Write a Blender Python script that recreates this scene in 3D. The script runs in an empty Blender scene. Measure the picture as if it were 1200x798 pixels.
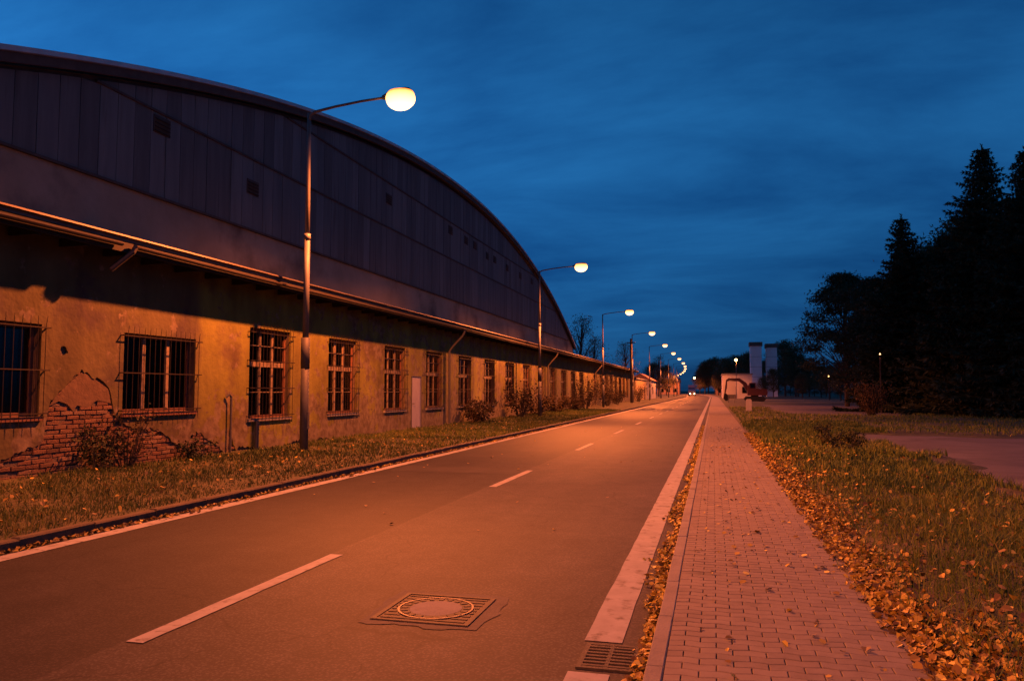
import bpy, math, random
import numpy as np
from mathutils import Vector
from mathutils.geometry import delaunay_2d_cdt

R = math.radians
rnd = random.Random(7)
rng = np.random.default_rng(11)
scene = bpy.context.scene
COL = scene.collection

# ------------------------------------------------------------------ camera
cam_d = bpy.data.cameras.new("camera")
cam_d.sensor_width = 36.0
cam_d.lens = 36.0 * 911 / 1200
cam_d.clip_end = 6000
cam = bpy.data.objects.new("camera", cam_d)
COL.objects.link(cam)
cam.location = (0, 0, 1.6)
cam.rotation_euler = (R(90 + 3.7), 0, R(14.5))
scene.camera = cam

# ------------------------------------------------------------------ world / dusk sky
SUN_EL, SUN_AZ = R(1.5), R(-75)          # just set, far off to the left behind the hall
world = bpy.data.worlds.new("World")
scene.world = world
world.use_nodes = True
wn, wl = world.node_tree.nodes, world.node_tree.links
wn.clear()
w_out = wn.new("ShaderNodeOutputWorld")
w_bg = wn.new("ShaderNodeBackground")
w_sky = wn.new("ShaderNodeTexSky")
w_sky.sky_type = 'NISHITA'
w_sky.sun_disc = False
w_sky.sun_elevation = SUN_EL
w_sky.sun_rotation = SUN_AZ
w_sky.air_density = 1.0
w_sky.dust_density = 0.3
w_sky.ozone_density = 5.0
w_tc = wn.new("ShaderNodeTexCoord")
w_sep = wn.new("ShaderNodeSeparateXYZ")
wl.new(w_tc.outputs["Generated"], w_sep.inputs[0])
w_add = wn.new("ShaderNodeMath"); w_add.operation = 'ADD'; w_add.inputs[1].default_value = 0.22
w_abs = wn.new("ShaderNodeMath"); w_abs.operation = 'ABSOLUTE'
wl.new(w_sep.outputs["Z"], w_abs.inputs[0]); wl.new(w_abs.outputs[0], w_add.inputs[0])
w_div = wn.new("ShaderNodeVectorMath"); w_div.operation = 'DIVIDE'
w_cmb = wn.new("ShaderNodeCombineXYZ")
for i in range(3):
    wl.new(w_add.outputs[0], w_cmb.inputs[i])
wl.new(w_tc.outputs["Generated"], w_div.inputs[0]); wl.new(w_cmb.outputs[0], w_div.inputs[1])
w_map = wn.new("ShaderNodeMapping")
w_map.inputs["Rotation"].default_value = (0, 0, R(-24))
w_map.inputs["Scale"].default_value = (0.8, 1.5, 1)
wl.new(w_div.outputs[0], w_map.inputs[0])
w_n = wn.new("ShaderNodeTexNoise")
w_n.inputs["Scale"].default_value = 1.5; w_n.inputs["Detail"].default_value = 9
w_n.inputs["Roughness"].default_value = 0.60; w_n.inputs["Distortion"].default_value = 0.25
wl.new(w_map.outputs[0], w_n.inputs["Vector"])
w_ramp = wn.new("ShaderNodeValToRGB")
w_ramp.color_ramp.elements[0].position = 0.32; w_ramp.color_ramp.elements[0].color = (0.50, 0.56, 0.64, 1)
w_ramp.color_ramp.elements[1].position = 0.68; w_ramp.color_ramp.elements[1].color = (1.42, 1.22, 1.10, 1)
wl.new(w_n.outputs["Fac"], w_ramp.inputs[0])
w_bw = wn.new("ShaderNodeRGBToBW")
wl.new(w_sky.outputs[0], w_bw.inputs[0])
w_blue = wn.new("ShaderNodeMix"); w_blue.data_type = 'RGBA'; w_blue.blend_type = 'MULTIPLY'
w_blue.inputs[0].default_value = 1.0
wl.new(w_bw.outputs[0], w_blue.inputs[6]); w_blue.inputs[7].default_value = (0.27, 3.1, 9.7, 1)
w_mix = wn.new("ShaderNodeMix"); w_mix.data_type = 'RGBA'; w_mix.inputs[0].default_value = 0.9
wl.new(w_sky.outputs[0], w_mix.inputs[6]); wl.new(w_blue.outputs[2], w_mix.inputs[7])
w_mul = wn.new("ShaderNodeMix"); w_mul.data_type = 'RGBA'; w_mul.blend_type = 'MULTIPLY'; w_mul.inputs[0].default_value = 1.0
wl.new(w_mix.outputs[2], w_mul.inputs[6]); wl.new(w_ramp.outputs[0], w_mul.inputs[7])
# heavier cloud towards the horizon, thinner overhead
w_el = wn.new("ShaderNodeMapRange"); w_el.interpolation_type = 'SMOOTHSTEP'
w_el.inputs[1].default_value = -0.02; w_el.inputs[2].default_value = 0.42; w_el.inputs[3].default_value = 0.34; w_el.inputs[4].default_value = 1.0
wl.new(w_abs.outputs[0], w_el.inputs[0])
w_mul2 = wn.new("ShaderNodeMix"); w_mul2.data_type = 'RGBA'; w_mul2.blend_type = 'MULTIPLY'; w_mul2.inputs[0].default_value = 1.0
wl.new(w_mul.outputs[2], w_mul2.inputs[6]); wl.new(w_el.outputs[0], w_mul2.inputs[7])
wl.new(w_mul2.outputs[2], w_bg.inputs[0])
w_bg.inputs[1].default_value = 0.15
wl.new(w_bg.outputs[0], w_out.inputs[0])

sun_d = bpy.data.lights.new("sun", 'SUN'); sun_d.energy = 0.02; sun_d.angle = R(10); sun_d.color = (1.0, 0.85, 0.7)
sun = bpy.data.objects.new("sun", sun_d); COL.objects.link(sun)
sun.rotation_euler = Vector((-math.sin(SUN_AZ) * math.cos(SUN_EL), -math.cos(SUN_AZ) * math.cos(SUN_EL), -math.sin(SUN_EL))).to_track_quat('-Z', 'Y').to_euler()

scene.view_settings.view_transform = 'Standard'
scene.view_settings.look = 'None'
scene.view_settings.exposure = 0.0
scene.view_settings.gamma = 1.0
scene.render.engine = 'CYCLES'
scene.cycles.use_denoising = True
scene.cycles.max_bounces = 6
scene.cycles.diffuse_bounces = 1
scene.cycles.sample_clamp_indirect = 4.0

LAMP_WATTS = 24000.0
SODIUM = (1.0, 0.195, 0.042)

# ------------------------------------------------------------------ helpers
WL = {}

def tag(o, label=None, cat=None, group=None, kind=None):
    if label: o["label"] = label
    if cat: o["category"] = cat
    if group: o["group"] = group
    if kind: o["kind"] = kind
    return o

def thing(name, loc, label, cat, group=None):
    o = bpy.data.objects.new(name, None)
    COL.objects.link(o)
    o.location = loc
    o.empty_display_size = 0.2
    WL[o] = Vector(loc)
    return tag(o, label, cat, group)

def link(name, me, parent=None, loc=(0, 0, 0)):
    """loc is a world position"""
    o = bpy.data.objects.new(name, me)
    COL.objects.link(o)
    loc = Vector(loc)
    WL[o] = loc
    if parent is not None:
        o.parent = parent
        o.location = loc - WL[parent]
    else:
        o.location = loc
    return o

def copy_tree(o, loc=None, parent=None):
    c = o.copy()
    COL.objects.link(c)
    c.parent = parent
    if loc is not None:
        c.location = loc
    for ch in o.children:
        copy_tree(ch, None, c)
    return c

class MB:
    def __init__(s): s.v = []; s.f = []
    def poly(s, pts):
        b = len(s.v); s.v += [tuple(p) for p in pts]; s.f.append(tuple(range(b, b + len(pts)))); return s
    def box(s, x0, x1, y0, y1, z0, z1):
        b = len(s.v)
        s.v += [(x0,y0,z0),(x1,y0,z0),(x1,y1,z0),(x0,y1,z0),(x0,y0,z1),(x1,y0,z1),(x1,y1,z1),(x0,y1,z1)]
        for q in ((0,3,2,1),(4,5,6,7),(0,1,5,4),(1,2,6,5),(2,3,7,6),(3,0,4,7)):
            s.f.append(tuple(b + i for i in q))
        return s
    def cbox(s, x0, x1, y0, y1, z0, z1, c=0.01):
        """box with chamfered top edges"""
        b = len(s.v)
        s.v += [(x0,y0,z0),(x1,y0,z0),(x1,y1,z0),(x0,y1,z0),
                (x0,y0,z1-c),(x1,y0,z1-c),(x1,y1,z1-c),(x0,y1,z1-c),
                (x0+c,y0+c,z1),(x1-c,y0+c,z1),(x1-c,y1-c,z1),(x0+c,y1-c,z1)]
        for q in ((0,3,2,1),(8,9,10,11),(0,1,5,4),(1,2,6,5),(2,3,7,6),(3,0,4,7),
                  (4,5,9,8),(5,6,10,9),(6,7,11,10),(7,4,8,11)):
            s.f.append(tuple(b + i for i in q))
        return s
    def prism(s, pts, axis, a0, a1):
        """extrude a 2-D outline along an axis"""
        n = len(pts); b = len(s.v)
        for a in (a0, a1):
            for p in pts:
                s.v.append({'x': (a, p[0], p[1]), 'y': (p[0], a, p[1]), 'z': (p[0], p[1], a)}[axis])
        s.f.append(tuple(range(b + n - 1, b - 1, -1))); s.f.append(tuple(range(b + n, b + 2 * n)))
        for i in range(n):
            j = (i + 1) % n
            s.f.append((b + i, b + j, b + n + j, b + n + i))
        return s
    def tube(s, path, rad, n=10, cap=True):
        path = [Vector(p) for p in path]
        if not isinstance(rad, (list, tuple)): rad = [rad] * len(path)
        b0 = len(s.v); up = None
        for i, p in enumerate(path):
            d = (path[min(i+1, len(path)-1)] - path[max(i-1, 0)]).normalized()
            if up is None:
                up = Vector((0,0,1)) if abs(d.z) < 0.9 else Vector((1,0,0))
            a = d.cross(up).normalized(); c = a.cross(d).normalized(); up = c
            for k in range(n):
                t = 2 * math.pi * k / n
                s.v.append(tuple(p + (a * math.cos(t) + c * math.sin(t)) * rad[i]))
        for i in range(len(path) - 1):
            for k in range(n):
                q = b0 + i * n; k2 = (k + 1) % n
                s.f.append((q + k, q + k2, q + n + k2, q + n + k))
        if cap:
            s.f.append(tuple(b0 + k for k in range(n - 1, -1, -1)))
            e = b0 + (len(path) - 1) * n
            s.f.append(tuple(e + k for k in range(n)))
        return s
    def mesh(s, name, m, origin=(0,0,0), smooth=False):
        me = bpy.data.meshes.new(name)
        o = origin
        me.from_pydata([(v[0]-o[0], v[1]-o[1], v[2]-o[2]) for v in s.v], [], s.f)
        if m: me.materials.append(m)
        if smooth:
            me.polygons.foreach_set("use_smooth", [True] * len(me.polygons))
        me.update()
        return me
    def build(s, name, m, parent=None, smooth=False, origin=None):
        o = origin if origin is not None else (WL[parent] if parent is not None else (0,0,0))
        return link(name, s.mesh(name, m, o, smooth), parent, o)

def soup(name, verts, k, m, parent=None, tint=None, smooth=False, origin=(0,0,0)):
    """verts (N*k,3): N separate k-gons, or a list of shared index faces is not needed"""
    verts = np.asarray(verts, dtype=np.float32).reshape(-1, 3) - np.asarray(tuple(origin), dtype=np.float32)
    n = len(verts) // k
    me = bpy.data.meshes.new(name)
    me.vertices.add(len(verts)); me.vertices.foreach_set("co", verts.ravel())
    me.loops.add(n * k); me.loops.foreach_set("vertex_index", np.arange(n * k, dtype=np.int32))
    me.polygons.add(n)
    me.polygons.foreach_set("loop_start", np.arange(0, n * k, k, dtype=np.int32))
    me.polygons.foreach_set("loop_total", np.full(n, k, dtype=np.int32))
    if tint is not None:
        a = me.attributes.new("tint", 'FLOAT', 'POINT')
        a.data.foreach_set("value", np.repeat(np.asarray(tint, dtype=np.float32), len(verts) // len(tint)))
    me.materials.append(m)
    me.update(); me.validate()
    return link(name, me, parent, origin)

def grid_mesh(name, xs, ys, zf, m, parent=None, xoff=None):
    xs = np.asarray(xs, float); ys = np.asarray(ys, float)
    X, Y = np.meshgrid(xs, ys)
    Z = zf(X, Y)
    if xoff is not None: X = X + xoff(Y)
    v = np.stack([X, Y, Z], -1).reshape(-1, 3)
    nx, ny = len(xs), len(ys)
    f = [(j*nx+i, j*nx+i+1, (j+1)*nx+i+1, (j+1)*nx+i) for j in range(ny-1) for i in range(nx-1)]
    me = bpy.data.meshes.new(name); me.from_pydata(v.tolist(), [], f); me.materials.append(m)
    me.polygons.foreach_set("use_smooth", [True] * len(f))
    return link(name, me, parent)

def off(y):
    """the road bends gently to the left far away"""
    y = np.asarray(y, float)
    return -np.maximum(0, y - 180) ** 2 / 3880.0

def vnoise(x, y, seed=0):
    """cheap smooth value noise"""
    x = np.asarray(x, float); y = np.asarray(y, float)
    def h(i, j):
        n = np.sin(i * 127.1 + j * 311.7 + seed * 74.7) * 43758.5453
        return n - np.floor(n)
    xi, yi = np.floor(x), np.floor(y); fx, fy = x - xi, y - yi
    u, v = fx*fx*(3-2*fx), fy*fy*(3-2*fy)
    return (h(xi,yi)*(1-u)+h(xi+1,yi)*u)*(1-v)+(h(xi,yi+1)*(1-u)+h(xi+1,yi+1)*u)*v

# ------------------------------------------------------------------ materials
def mat(name, c1, c2=None, scale=6.0, rough=0.85, bump=0.0, bscale=None, c3=None, s3=1.0, f3=0.5,
        metallic=0.0, detail=5, tint=None, stretch=None, spec=0.4, bdist=0.02):
    if not any(q in name for q in ("gable_render", "fibre_sheet", "roof", "pale_panel", "brown_sheet", "needles", "foliage", "blue_lorry", "autumn_leaves")):
        dull = lambda c: tuple(.53 * q for q in c) if c is not None else None      # base colours scaled down to weaken bounce and sky fill against the lamps
        c1, c2, c3 = dull(c1), dull(c2), dull(c3)
        if tint is not None: tint = [dull(c) for c in tint]
    m = bpy.data.materials.new(name); m.use_nodes = True
    nt = m.node_tree; N, L = nt.nodes, nt.links
    p = N["Principled BSDF"]
    p.inputs["Roughness"].default_value = rough
    p.inputs["Metallic"].default_value = metallic
    p.inputs["Specular IOR Level"].default_value = spec
    tc = N.new("ShaderNodeTexCoord"); vec = tc.outputs["Object"]
    g = N.new("ShaderNodeNewGeometry"); vec = g.outputs["Position"]
    if stretch:
        mp = N.new("ShaderNodeMapping"); mp.inputs["Scale"].default_value = stretch
        L.new(vec, mp.inputs[0]); vec = mp.outputs[0]
    if c2 is None: c2 = c1
    n1 = N.new("ShaderNodeTexNoise"); n1.inputs["Scale"].default_value = scale; n1.inputs["Detail"].default_value = detail
    n1.inputs["Roughness"].default_value = 0.62
    L.new(vec, n1.inputs["Vector"])
    r1 = N.new("ShaderNodeValToRGB")
    r1.color_ramp.elements[0].position = 0.32; r1.color_ramp.elements[0].color = (*c1, 1)
    r1.color_ramp.elements[1].position = 0.68; r1.color_ramp.elements[1].color = (*c2, 1)
    col = r1.outputs[0]
    if tint is not None:
        at = N.new("ShaderNodeAttribute"); at.attribute_name = "tint"
        rt = N.new("ShaderNodeValToRGB")
        els = rt.color_ramp.elements
        while len(els) < len(tint): els.new(0.5)
        for i, c in enumerate(tint):
            els[i].position = i / (len(tint) - 1); els[i].color = (*c, 1)
        L.new(at.outputs["Fac"], rt.inputs[0]); col = rt.outputs[0]
    else:
        L.new(n1.outputs["Fac"], r1.inputs[0])
    if c3 is not None:
        n3 = N.new("ShaderNodeTexNoise"); n3.inputs["Scale"].default_value = s3; n3.inputs["Detail"].default_value = 6
        n3.inputs["Roughness"].default_value = 0.6
        L.new(vec, n3.inputs["Vector"])
        r3 = N.new("ShaderNodeValToRGB")
        r3.color_ramp.elements[0].position = f3; r3.color_ramp.elements[0].color = (0,0,0,1)
        r3.color_ramp.elements[1].position = min(1, f3 + 0.16); r3.color_ramp.elements[1].color = (1,1,1,1)
        L.new(n3.outputs["Fac"], r3.inputs[0])
        mx = N.new("ShaderNodeMix"); mx.data_type = 'RGBA'
        L.new(r3.outputs[0], mx.inputs[0]); L.new(col, mx.inputs[6]); mx.inputs[7].default_value = (*c3, 1)
        col = mx.outputs[2]
    L.new(col, p.inputs["Base Color"])
    if bump:
        nb = N.new("ShaderNodeTexNoise"); nb.inputs["Scale"].default_value = bscale or scale * 4
        nb.inputs["Detail"].default_value = 4
        L.new(vec, nb.inputs["Vector"])
        b = N.new("ShaderNodeBump"); b.inputs["Strength"].default_value = bump; b.inputs["Distance"].default_value = bdist
        L.new(nb.outputs["Fac"], b.inputs["Height"]); L.new(b.outputs[0], p.inputs["Normal"])
    return m

def emit(name, col, strength):
    m = bpy.data.materials.new(name); m.use_nodes = True
    N, L = m.node_tree.nodes, m.node_tree.links; N.clear()
    o = N.new("ShaderNodeOutputMaterial"); e = N.new("ShaderNodeEmission")
    e.inputs[0].default_value = (*col, 1); e.inputs[1].default_value = strength
    L.new(e.outputs[0], o.inputs[0]); return m

def glass_mat():
    m = bpy.data.materials.new("window_glass"); m.use_nodes = True
    N, L = m.node_tree.nodes, m.node_tree.links; N.clear()
    o = N.new("ShaderNodeOutputMaterial"); t = N.new("ShaderNodeBsdfTransparent"); g = N.new("ShaderNodeBsdfGlossy")
    t.inputs[0].default_value = (0.45, 0.46, 0.45, 1); g.inputs["Roughness"].default_value = 0.12
    g.inputs["Color"].default_value = (0.7, 0.7, 0.7, 1)
    f = N.new("ShaderNodeFresnel"); f.inputs[0].default_value = 1.45
    x = N.new("ShaderNodeMixShader")
    L.new(f.outputs[0], x.inputs[0]); L.new(t.outputs[0], x.inputs[1]); L.new(g.outputs[0], x.inputs[2]); L.new(x.outputs[0], o.inputs[0])
    return m

def asphalt_mat():
    m = mat("asphalt", (0.062, 0.057, 0.053), (0.088, 0.082, 0.077), 0.55, 0.72, bump=0.35, bscale=170, detail=8, bdist=0.006, spec=0.12)
    N, L = m.node_tree.nodes, m.node_tree.links
    p = N["Principled BSDF"]
    base = p.inputs["Base Color"].links[0].from_socket
    g = N.new("ShaderNodeNewGeometry"); s = N.new("ShaderNodeSeparateXYZ"); L.new(g.outputs["Position"], s.inputs[0])
    # the two lanes were laid apart: a seam along the middle, the far lane darker
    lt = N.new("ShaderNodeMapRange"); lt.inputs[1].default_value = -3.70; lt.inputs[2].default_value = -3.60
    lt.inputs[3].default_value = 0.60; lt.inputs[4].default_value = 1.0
    wob = N.new("ShaderNodeTexNoise"); wob.inputs["Scale"].default_value = 1.1
    L.new(g.outputs["Position"], wob.inputs["Vector"])
    wm = N.new("ShaderNodeMath"); wm.operation = 'MULTIPLY_ADD'; wm.inputs[1].default_value = 0.10; wm.inputs[2].default_value = -0.05
    L.new(wob.outputs["Fac"], wm.inputs[0])
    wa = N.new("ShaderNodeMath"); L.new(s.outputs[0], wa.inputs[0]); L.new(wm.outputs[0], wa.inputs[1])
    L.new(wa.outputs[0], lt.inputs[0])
    # stone chips
    v = N.new("ShaderNodeTexVoronoi"); v.inputs["Scale"].default_value = 48
    L.new(g.outputs["Position"], v.inputs["Vector"])
    vr = N.new("ShaderNodeMapRange"); vr.inputs[1].default_value = 0.0; vr.inputs[2].default_value = 0.55
    vr.inputs[3].default_value = 1.6; vr.inputs[4].default_value = 0.62
    L.new(v.outputs["Distance"], vr.inputs[0])
    # long wheel tracks and stains
    mp = N.new("ShaderNodeMapping"); mp.inputs["Scale"].default_value = (1.4, 0.06, 1); L.new(g.outputs["Position"], mp.inputs[0])
    tr = N.new("ShaderNodeTexNoise"); tr.inputs["Scale"].default_value = 1.0; tr.inputs["Detail"].default_value = 6
    L.new(mp.outputs[0], tr.inputs["Vector"])
    trr = N.new("ShaderNodeMapRange"); trr.inputs[1].default_value = 0.3; trr.inputs[2].default_value = 0.7
    trr.inputs[3].default_value = 0.78; trr.inputs[4].default_value = 1.2
    L.new(tr.outputs["Fac"], trr.inputs[0])
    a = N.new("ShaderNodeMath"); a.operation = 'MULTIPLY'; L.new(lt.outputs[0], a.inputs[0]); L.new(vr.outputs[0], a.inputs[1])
    b = N.new("ShaderNodeMath"); b.operation = 'MULTIPLY'; L.new(a.outputs[0], b.inputs[0]); L.new(trr.outputs[0], b.inputs[1])
    # blotches, oil drips and a few crack lines
    n2 = N.new("ShaderNodeTexNoise"); n2.inputs["Scale"].default_value = 2.6; n2.inputs["Detail"].default_value = 10; n2.inputs["Roughness"].default_value = 0.7
    L.new(g.outputs["Position"], n2.inputs["Vector"])
    r2 = N.new("ShaderNodeMapRange"); r2.inputs[1].default_value = 0.3; r2.inputs[2].default_value = 0.7; r2.inputs[3].default_value = 0.72; r2.inputs[4].default_value = 1.25
    L.new(n2.outputs["Fac"], r2.inputs[0])
    b2 = N.new("ShaderNodeMath"); b2.operation = 'MULTIPLY'; L.new(b.outputs[0], b2.inputs[0]); L.new(r2.outputs[0], b2.inputs[1])
    ds = N.new("ShaderNodeTexNoise"); ds.inputs["Scale"].default_value = 0.9; ds.inputs["Detail"].default_value = 5; L.new(g.outputs["Position"], ds.inputs["Vector"])
    va = N.new("ShaderNodeVectorMath"); va.operation = 'MULTIPLY_ADD'; va.inputs[1].default_value = (1.3, 1.3, 0); L.new(ds.outputs["Color"], va.inputs[0]); L.new(g.outputs["Position"], va.inputs[2])
    vc = N.new("ShaderNodeTexVoronoi"); vc.feature = 'DISTANCE_TO_EDGE'; vc.inputs["Scale"].default_value = 0.28; L.new(va.outputs[0], vc.inputs["Vector"])
    cr = N.new("ShaderNodeMapRange"); cr.inputs[1].default_value = 0.0; cr.inputs[2].default_value = 0.0035; cr.inputs[3].default_value = 0.5; cr.inputs[4].default_value = 1.0
    L.new(vc.outputs["Distance"], cr.inputs[0])
    # the joint between the lanes
    sj = N.new("ShaderNodeMath"); sj.operation = 'ADD'; sj.inputs[1].default_value = 3.655; L.new(wa.outputs[0], sj.inputs[0])
    sa = N.new("ShaderNodeMath"); sa.operation = 'ABSOLUTE'; L.new(sj.outputs[0], sa.inputs[0])
    sr = N.new("ShaderNodeMapRange"); sr.inputs[1].default_value = 0.012; sr.inputs[2].default_value = 0.035; sr.inputs[3].default_value = 1.45; sr.inputs[4].default_value = 1.0
    L.new(sa.outputs[0], sr.inputs[0])
    b3 = N.new("ShaderNodeMath"); b3.operation = 'MULTIPLY'; L.new(b2.outputs[0], b3.inputs[0]); L.new(cr.outputs[0], b3.inputs[1])
    b4 = N.new("ShaderNodeMath"); b4.operation = 'MULTIPLY'; L.new(b3.outputs[0], b4.inputs[0]); L.new(sr.outputs[0], b4.inputs[1])
    mx = N.new("ShaderNodeMix"); mx.data_type = 'RGBA'; mx.blend_type = 'MULTIPLY'; mx.inputs[0].default_value = 1
    L.new(base, mx.inputs[6]); L.new(b4.outputs[0], mx.inputs[7]); L.new(mx.outputs[2], p.inputs["Base Color"])
    return m

def paint_mat():
    """road paint, worn through to the asphalt in spots"""
    m = mat("road_paint", (0.31, 0.315, 0.33), (0.44, 0.45, 0.46), 5, 0.8, bump=0.25, bscale=160,
            c3=(0.10, 0.092, 0.088), s3=7, f3=0.545, detail=9, bdist=0.005)
    return m

def plaster_mat():
    m = mat("old_plaster", (0.215, 0.215, 0.03), (0.30, 0.305, 0.06), 1.1, 0.93, bump=0.5, bscale=9,
            c3=(0.135, 0.105, 0.055), s3=0.9, f3=0.52, detail=9, bdist=0.03)
    N, L = m.node_tree.nodes, m.node_tree.links
    p = N["Principled BSDF"]; base = p.inputs["Base Color"].links[0].from_socket
    g = N.new("ShaderNodeNewGeometry")
    mp = N.new("ShaderNodeMapping"); mp.inputs["Scale"].default_value = (1, 1.15, 0.33); L.new(g.outputs["Position"], mp.inputs[0])
    n = N.new("ShaderNodeTexNoise"); n.inputs["Scale"].default_value = 1.3; n.inputs["Detail"].default_value = 7
    L.new(mp.outputs[0], n.inputs["Vector"])
    r = N.new("ShaderNodeValToRGB")
    r.color_ramp.elements[0].position = 0.34; r.color_ramp.elements[0].color = (0.60, 0.54, 0.48, 1)
    r.color_ramp.elements[1].position = 0.66; r.color_ramp.elements[1].color = (1.06, 1.02, 0.95, 1)
    L.new(n.outputs["Fac"], r.inputs[0])
    mx = N.new("ShaderNodeMix"); mx.data_type = 'RGBA'; mx.blend_type = 'MULTIPLY'; mx.inputs[0].default_value = 1
    L.new(base, mx.inputs[6]); L.new(r.outputs[0], mx.inputs[7])
    # older greyer coat up to the second wide window, fresher ochre beyond
    s = N.new("ShaderNodeSeparateXYZ"); L.new(g.outputs["Position"], s.inputs[0])
    wb = N.new("ShaderNodeMath"); wb.operation = 'MULTIPLY_ADD'; wb.inputs[1].default_value = 0.5; L.new(n.outputs["Fac"], wb.inputs[0]); L.new(s.outputs[1], wb.inputs[2])
    zr = N.new("ShaderNodeMapRange"); zr.inputs[1].default_value = 14.95; zr.inputs[2].default_value = 15.25; L.new(wb.outputs[0], zr.inputs[0])
    m2 = N.new("ShaderNodeMix"); m2.data_type = 'RGBA'; m2.blend_type = 'MULTIPLY'; m2.inputs[0].default_value = 1
    cr = N.new("ShaderNodeMix"); cr.data_type = 'RGBA'; cr.inputs[6].default_value = (0.52, 0.45, 1.1, 1); cr.inputs[7].default_value = (1.0, 0.97, 0.95, 1)
    L.new(zr.outputs[0], cr.inputs[0]); L.new(mx.outputs[2], m2.inputs[6]); L.new(cr.outputs[2], m2.inputs[7])
    # flaked-off paint, thickest in the damp foot of the wall
    nf = N.new("ShaderNodeTexNoise"); nf.inputs["Scale"].default_value = 1.9; nf.inputs["Detail"].default_value = 9; nf.inputs["Roughness"].default_value = 0.66
    L.new(g.outputs["Position"], nf.inputs["Vector"])
    zm = N.new("ShaderNodeMapRange"); zm.inputs[1].default_value = 0.1; zm.inputs[2].default_value = 1.9; zm.inputs[3].default_value = 0.14; zm.inputs[4].default_value = -0.035
    L.new(s.outputs[2], zm.inputs[0])
    yw = N.new("ShaderNodeMapRange"); yw.inputs[1].default_value = 18.8; yw.inputs[2].default_value = 22.0; yw.inputs[3].default_value = 0.0; yw.inputs[4].default_value = 0.075
    L.new(s.outputs[1], yw.inputs[0])
    a0 = N.new("ShaderNodeMath"); L.new(zm.outputs[0], a0.inputs[0]); L.new(yw.outputs[0], a0.inputs[1])
    af = N.new("ShaderNodeMath"); L.new(nf.outputs["Fac"], af.inputs[0]); L.new(a0.outputs[0], af.inputs[1])
    fr = N.new("ShaderNodeMapRange"); fr.inputs[1].default_value = 0.555; fr.inputs[2].default_value = 0.585; fr.inputs[4].default_value = 0.85; L.new(af.outputs[0], fr.inputs[0])
    nc = N.new("ShaderNodeValToRGB"); nc.color_ramp.elements[0].position = .35; nc.color_ramp.elements[1].position = .65
    nc.color_ramp.elements[0].color = (0.055, 0.038, 0.024, 1); nc.color_ramp.elements[1].color = (0.135, 0.11, 0.075, 1)
    n5 = N.new("ShaderNodeTexNoise"); n5.inputs["Scale"].default_value = 5.5; n5.inputs["Detail"].default_value = 6; L.new(g.outputs["Position"], n5.inputs["Vector"]); L.new(n5.outputs["Fac"], nc.inputs[0])
    m3 = N.new("ShaderNodeMix"); m3.data_type = 'RGBA'; L.new(fr.outputs[0], m3.inputs[0]); L.new(m2.outputs[2], m3.inputs[6]); L.new(nc.outputs[0], m3.inputs[7])
    L.new(m3.outputs[2], p.inputs["Base Color"])
    return m

M = {}
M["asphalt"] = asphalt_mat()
M["paint"] = paint_mat()
M["concrete"] = mat("kerb_concrete", (0.22, 0.21, 0.20), (0.33, 0.315, 0.30), 3.5, 0.9, bump=0.3, bscale=60, c3=(0.13, 0.12, 0.11), s3=2.5, f3=0.6)
M["kerb_dark"] = mat("old_kerb_concrete", (0.075, 0.055, 0.032), (0.13, 0.10, 0.065), 3.5, 0.9, bump=0.4, bscale=50, c3=(0.07, 0.07, 0.06), s3=2.0, f3=0.55)
M["paver"] = [mat("paver_%s" % n, a, b, 7, 0.88, bump=0.3, bscale=150, c3=(0.13, 0.115, 0.10), s3=2.3, f3=0.6, bdist=0.006)
              for n, a, b in (("grey", (0.225, 0.195, 0.17), (0.295, 0.26, 0.225)), ("pale", (0.245, 0.215, 0.185), (0.31, 0.275, 0.24)), ("dull", (0.20, 0.175, 0.15), (0.27, 0.235, 0.205)))]
M["sand"] = mat("joint_sand", (0.12, 0.09, 0.06), (0.17, 0.13, 0.09), 30, 0.95)
M["soil"] = mat("verge_soil", (0.07, 0.066, 0.028), (0.13, 0.12, 0.05), 3, 0.97, bump=0.6, bscale=25, c3=(0.05, 0.065, 0.02), s3=1.2, f3=0.5)
M["field"] = mat("dry_field_grass", (0.045, 0.048, 0.02), (0.085, 0.08, 0.04), 0.8, 0.97, bump=0.6, bscale=8, detail=8)
M["lot"] = mat("packed_gravel", (0.12, 0.105, 0.10), (0.21, 0.185, 0.175), 0.6, 0.92, bump=0.7, bscale=26, c3=(0.10, 0.085, 0.07), s3=0.45, f3=0.54, detail=9)
M["grass"] = mat("grass_blades", (0.05, 0.06, 0.02), tint=[(0.06, 0.115, 0.012), (0.12, 0.20, 0.02), (0.22, 0.26, 0.04), (0.36, 0.32, 0.09)], rough=0.75)
M["grass_mown"] = mat("mown_verge_grass", (0.05, 0.06, 0.02), tint=[(0.04, 0.07, 0.01), (0.08, 0.125, 0.014), (0.145, 0.16, 0.026), (0.25, 0.21, 0.06)], rough=0.8)
M["leaf"] = mat("autumn_leaves", (0.3, 0.2, 0.05), tint=[(0.04, 0.027, 0.012), (0.11, 0.065, 0.018), (0.25, 0.165, 0.026), (0.40, 0.31, 0.042), (0.52, 0.46, 0.11)], rough=0.7)
M["plaster"] = plaster_mat()
M["undercoat"] = mat("lime_undercoat", (0.11, 0.07, 0.042), (0.17, 0.11, 0.068), 4, 0.95, bump=0.6, bscale=18)
M["mortar"] = mat("brick_mortar", (0.10, 0.075, 0.055), (0.17, 0.13, 0.10), 9, 0.95, bump=0.7, bscale=40)
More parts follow.
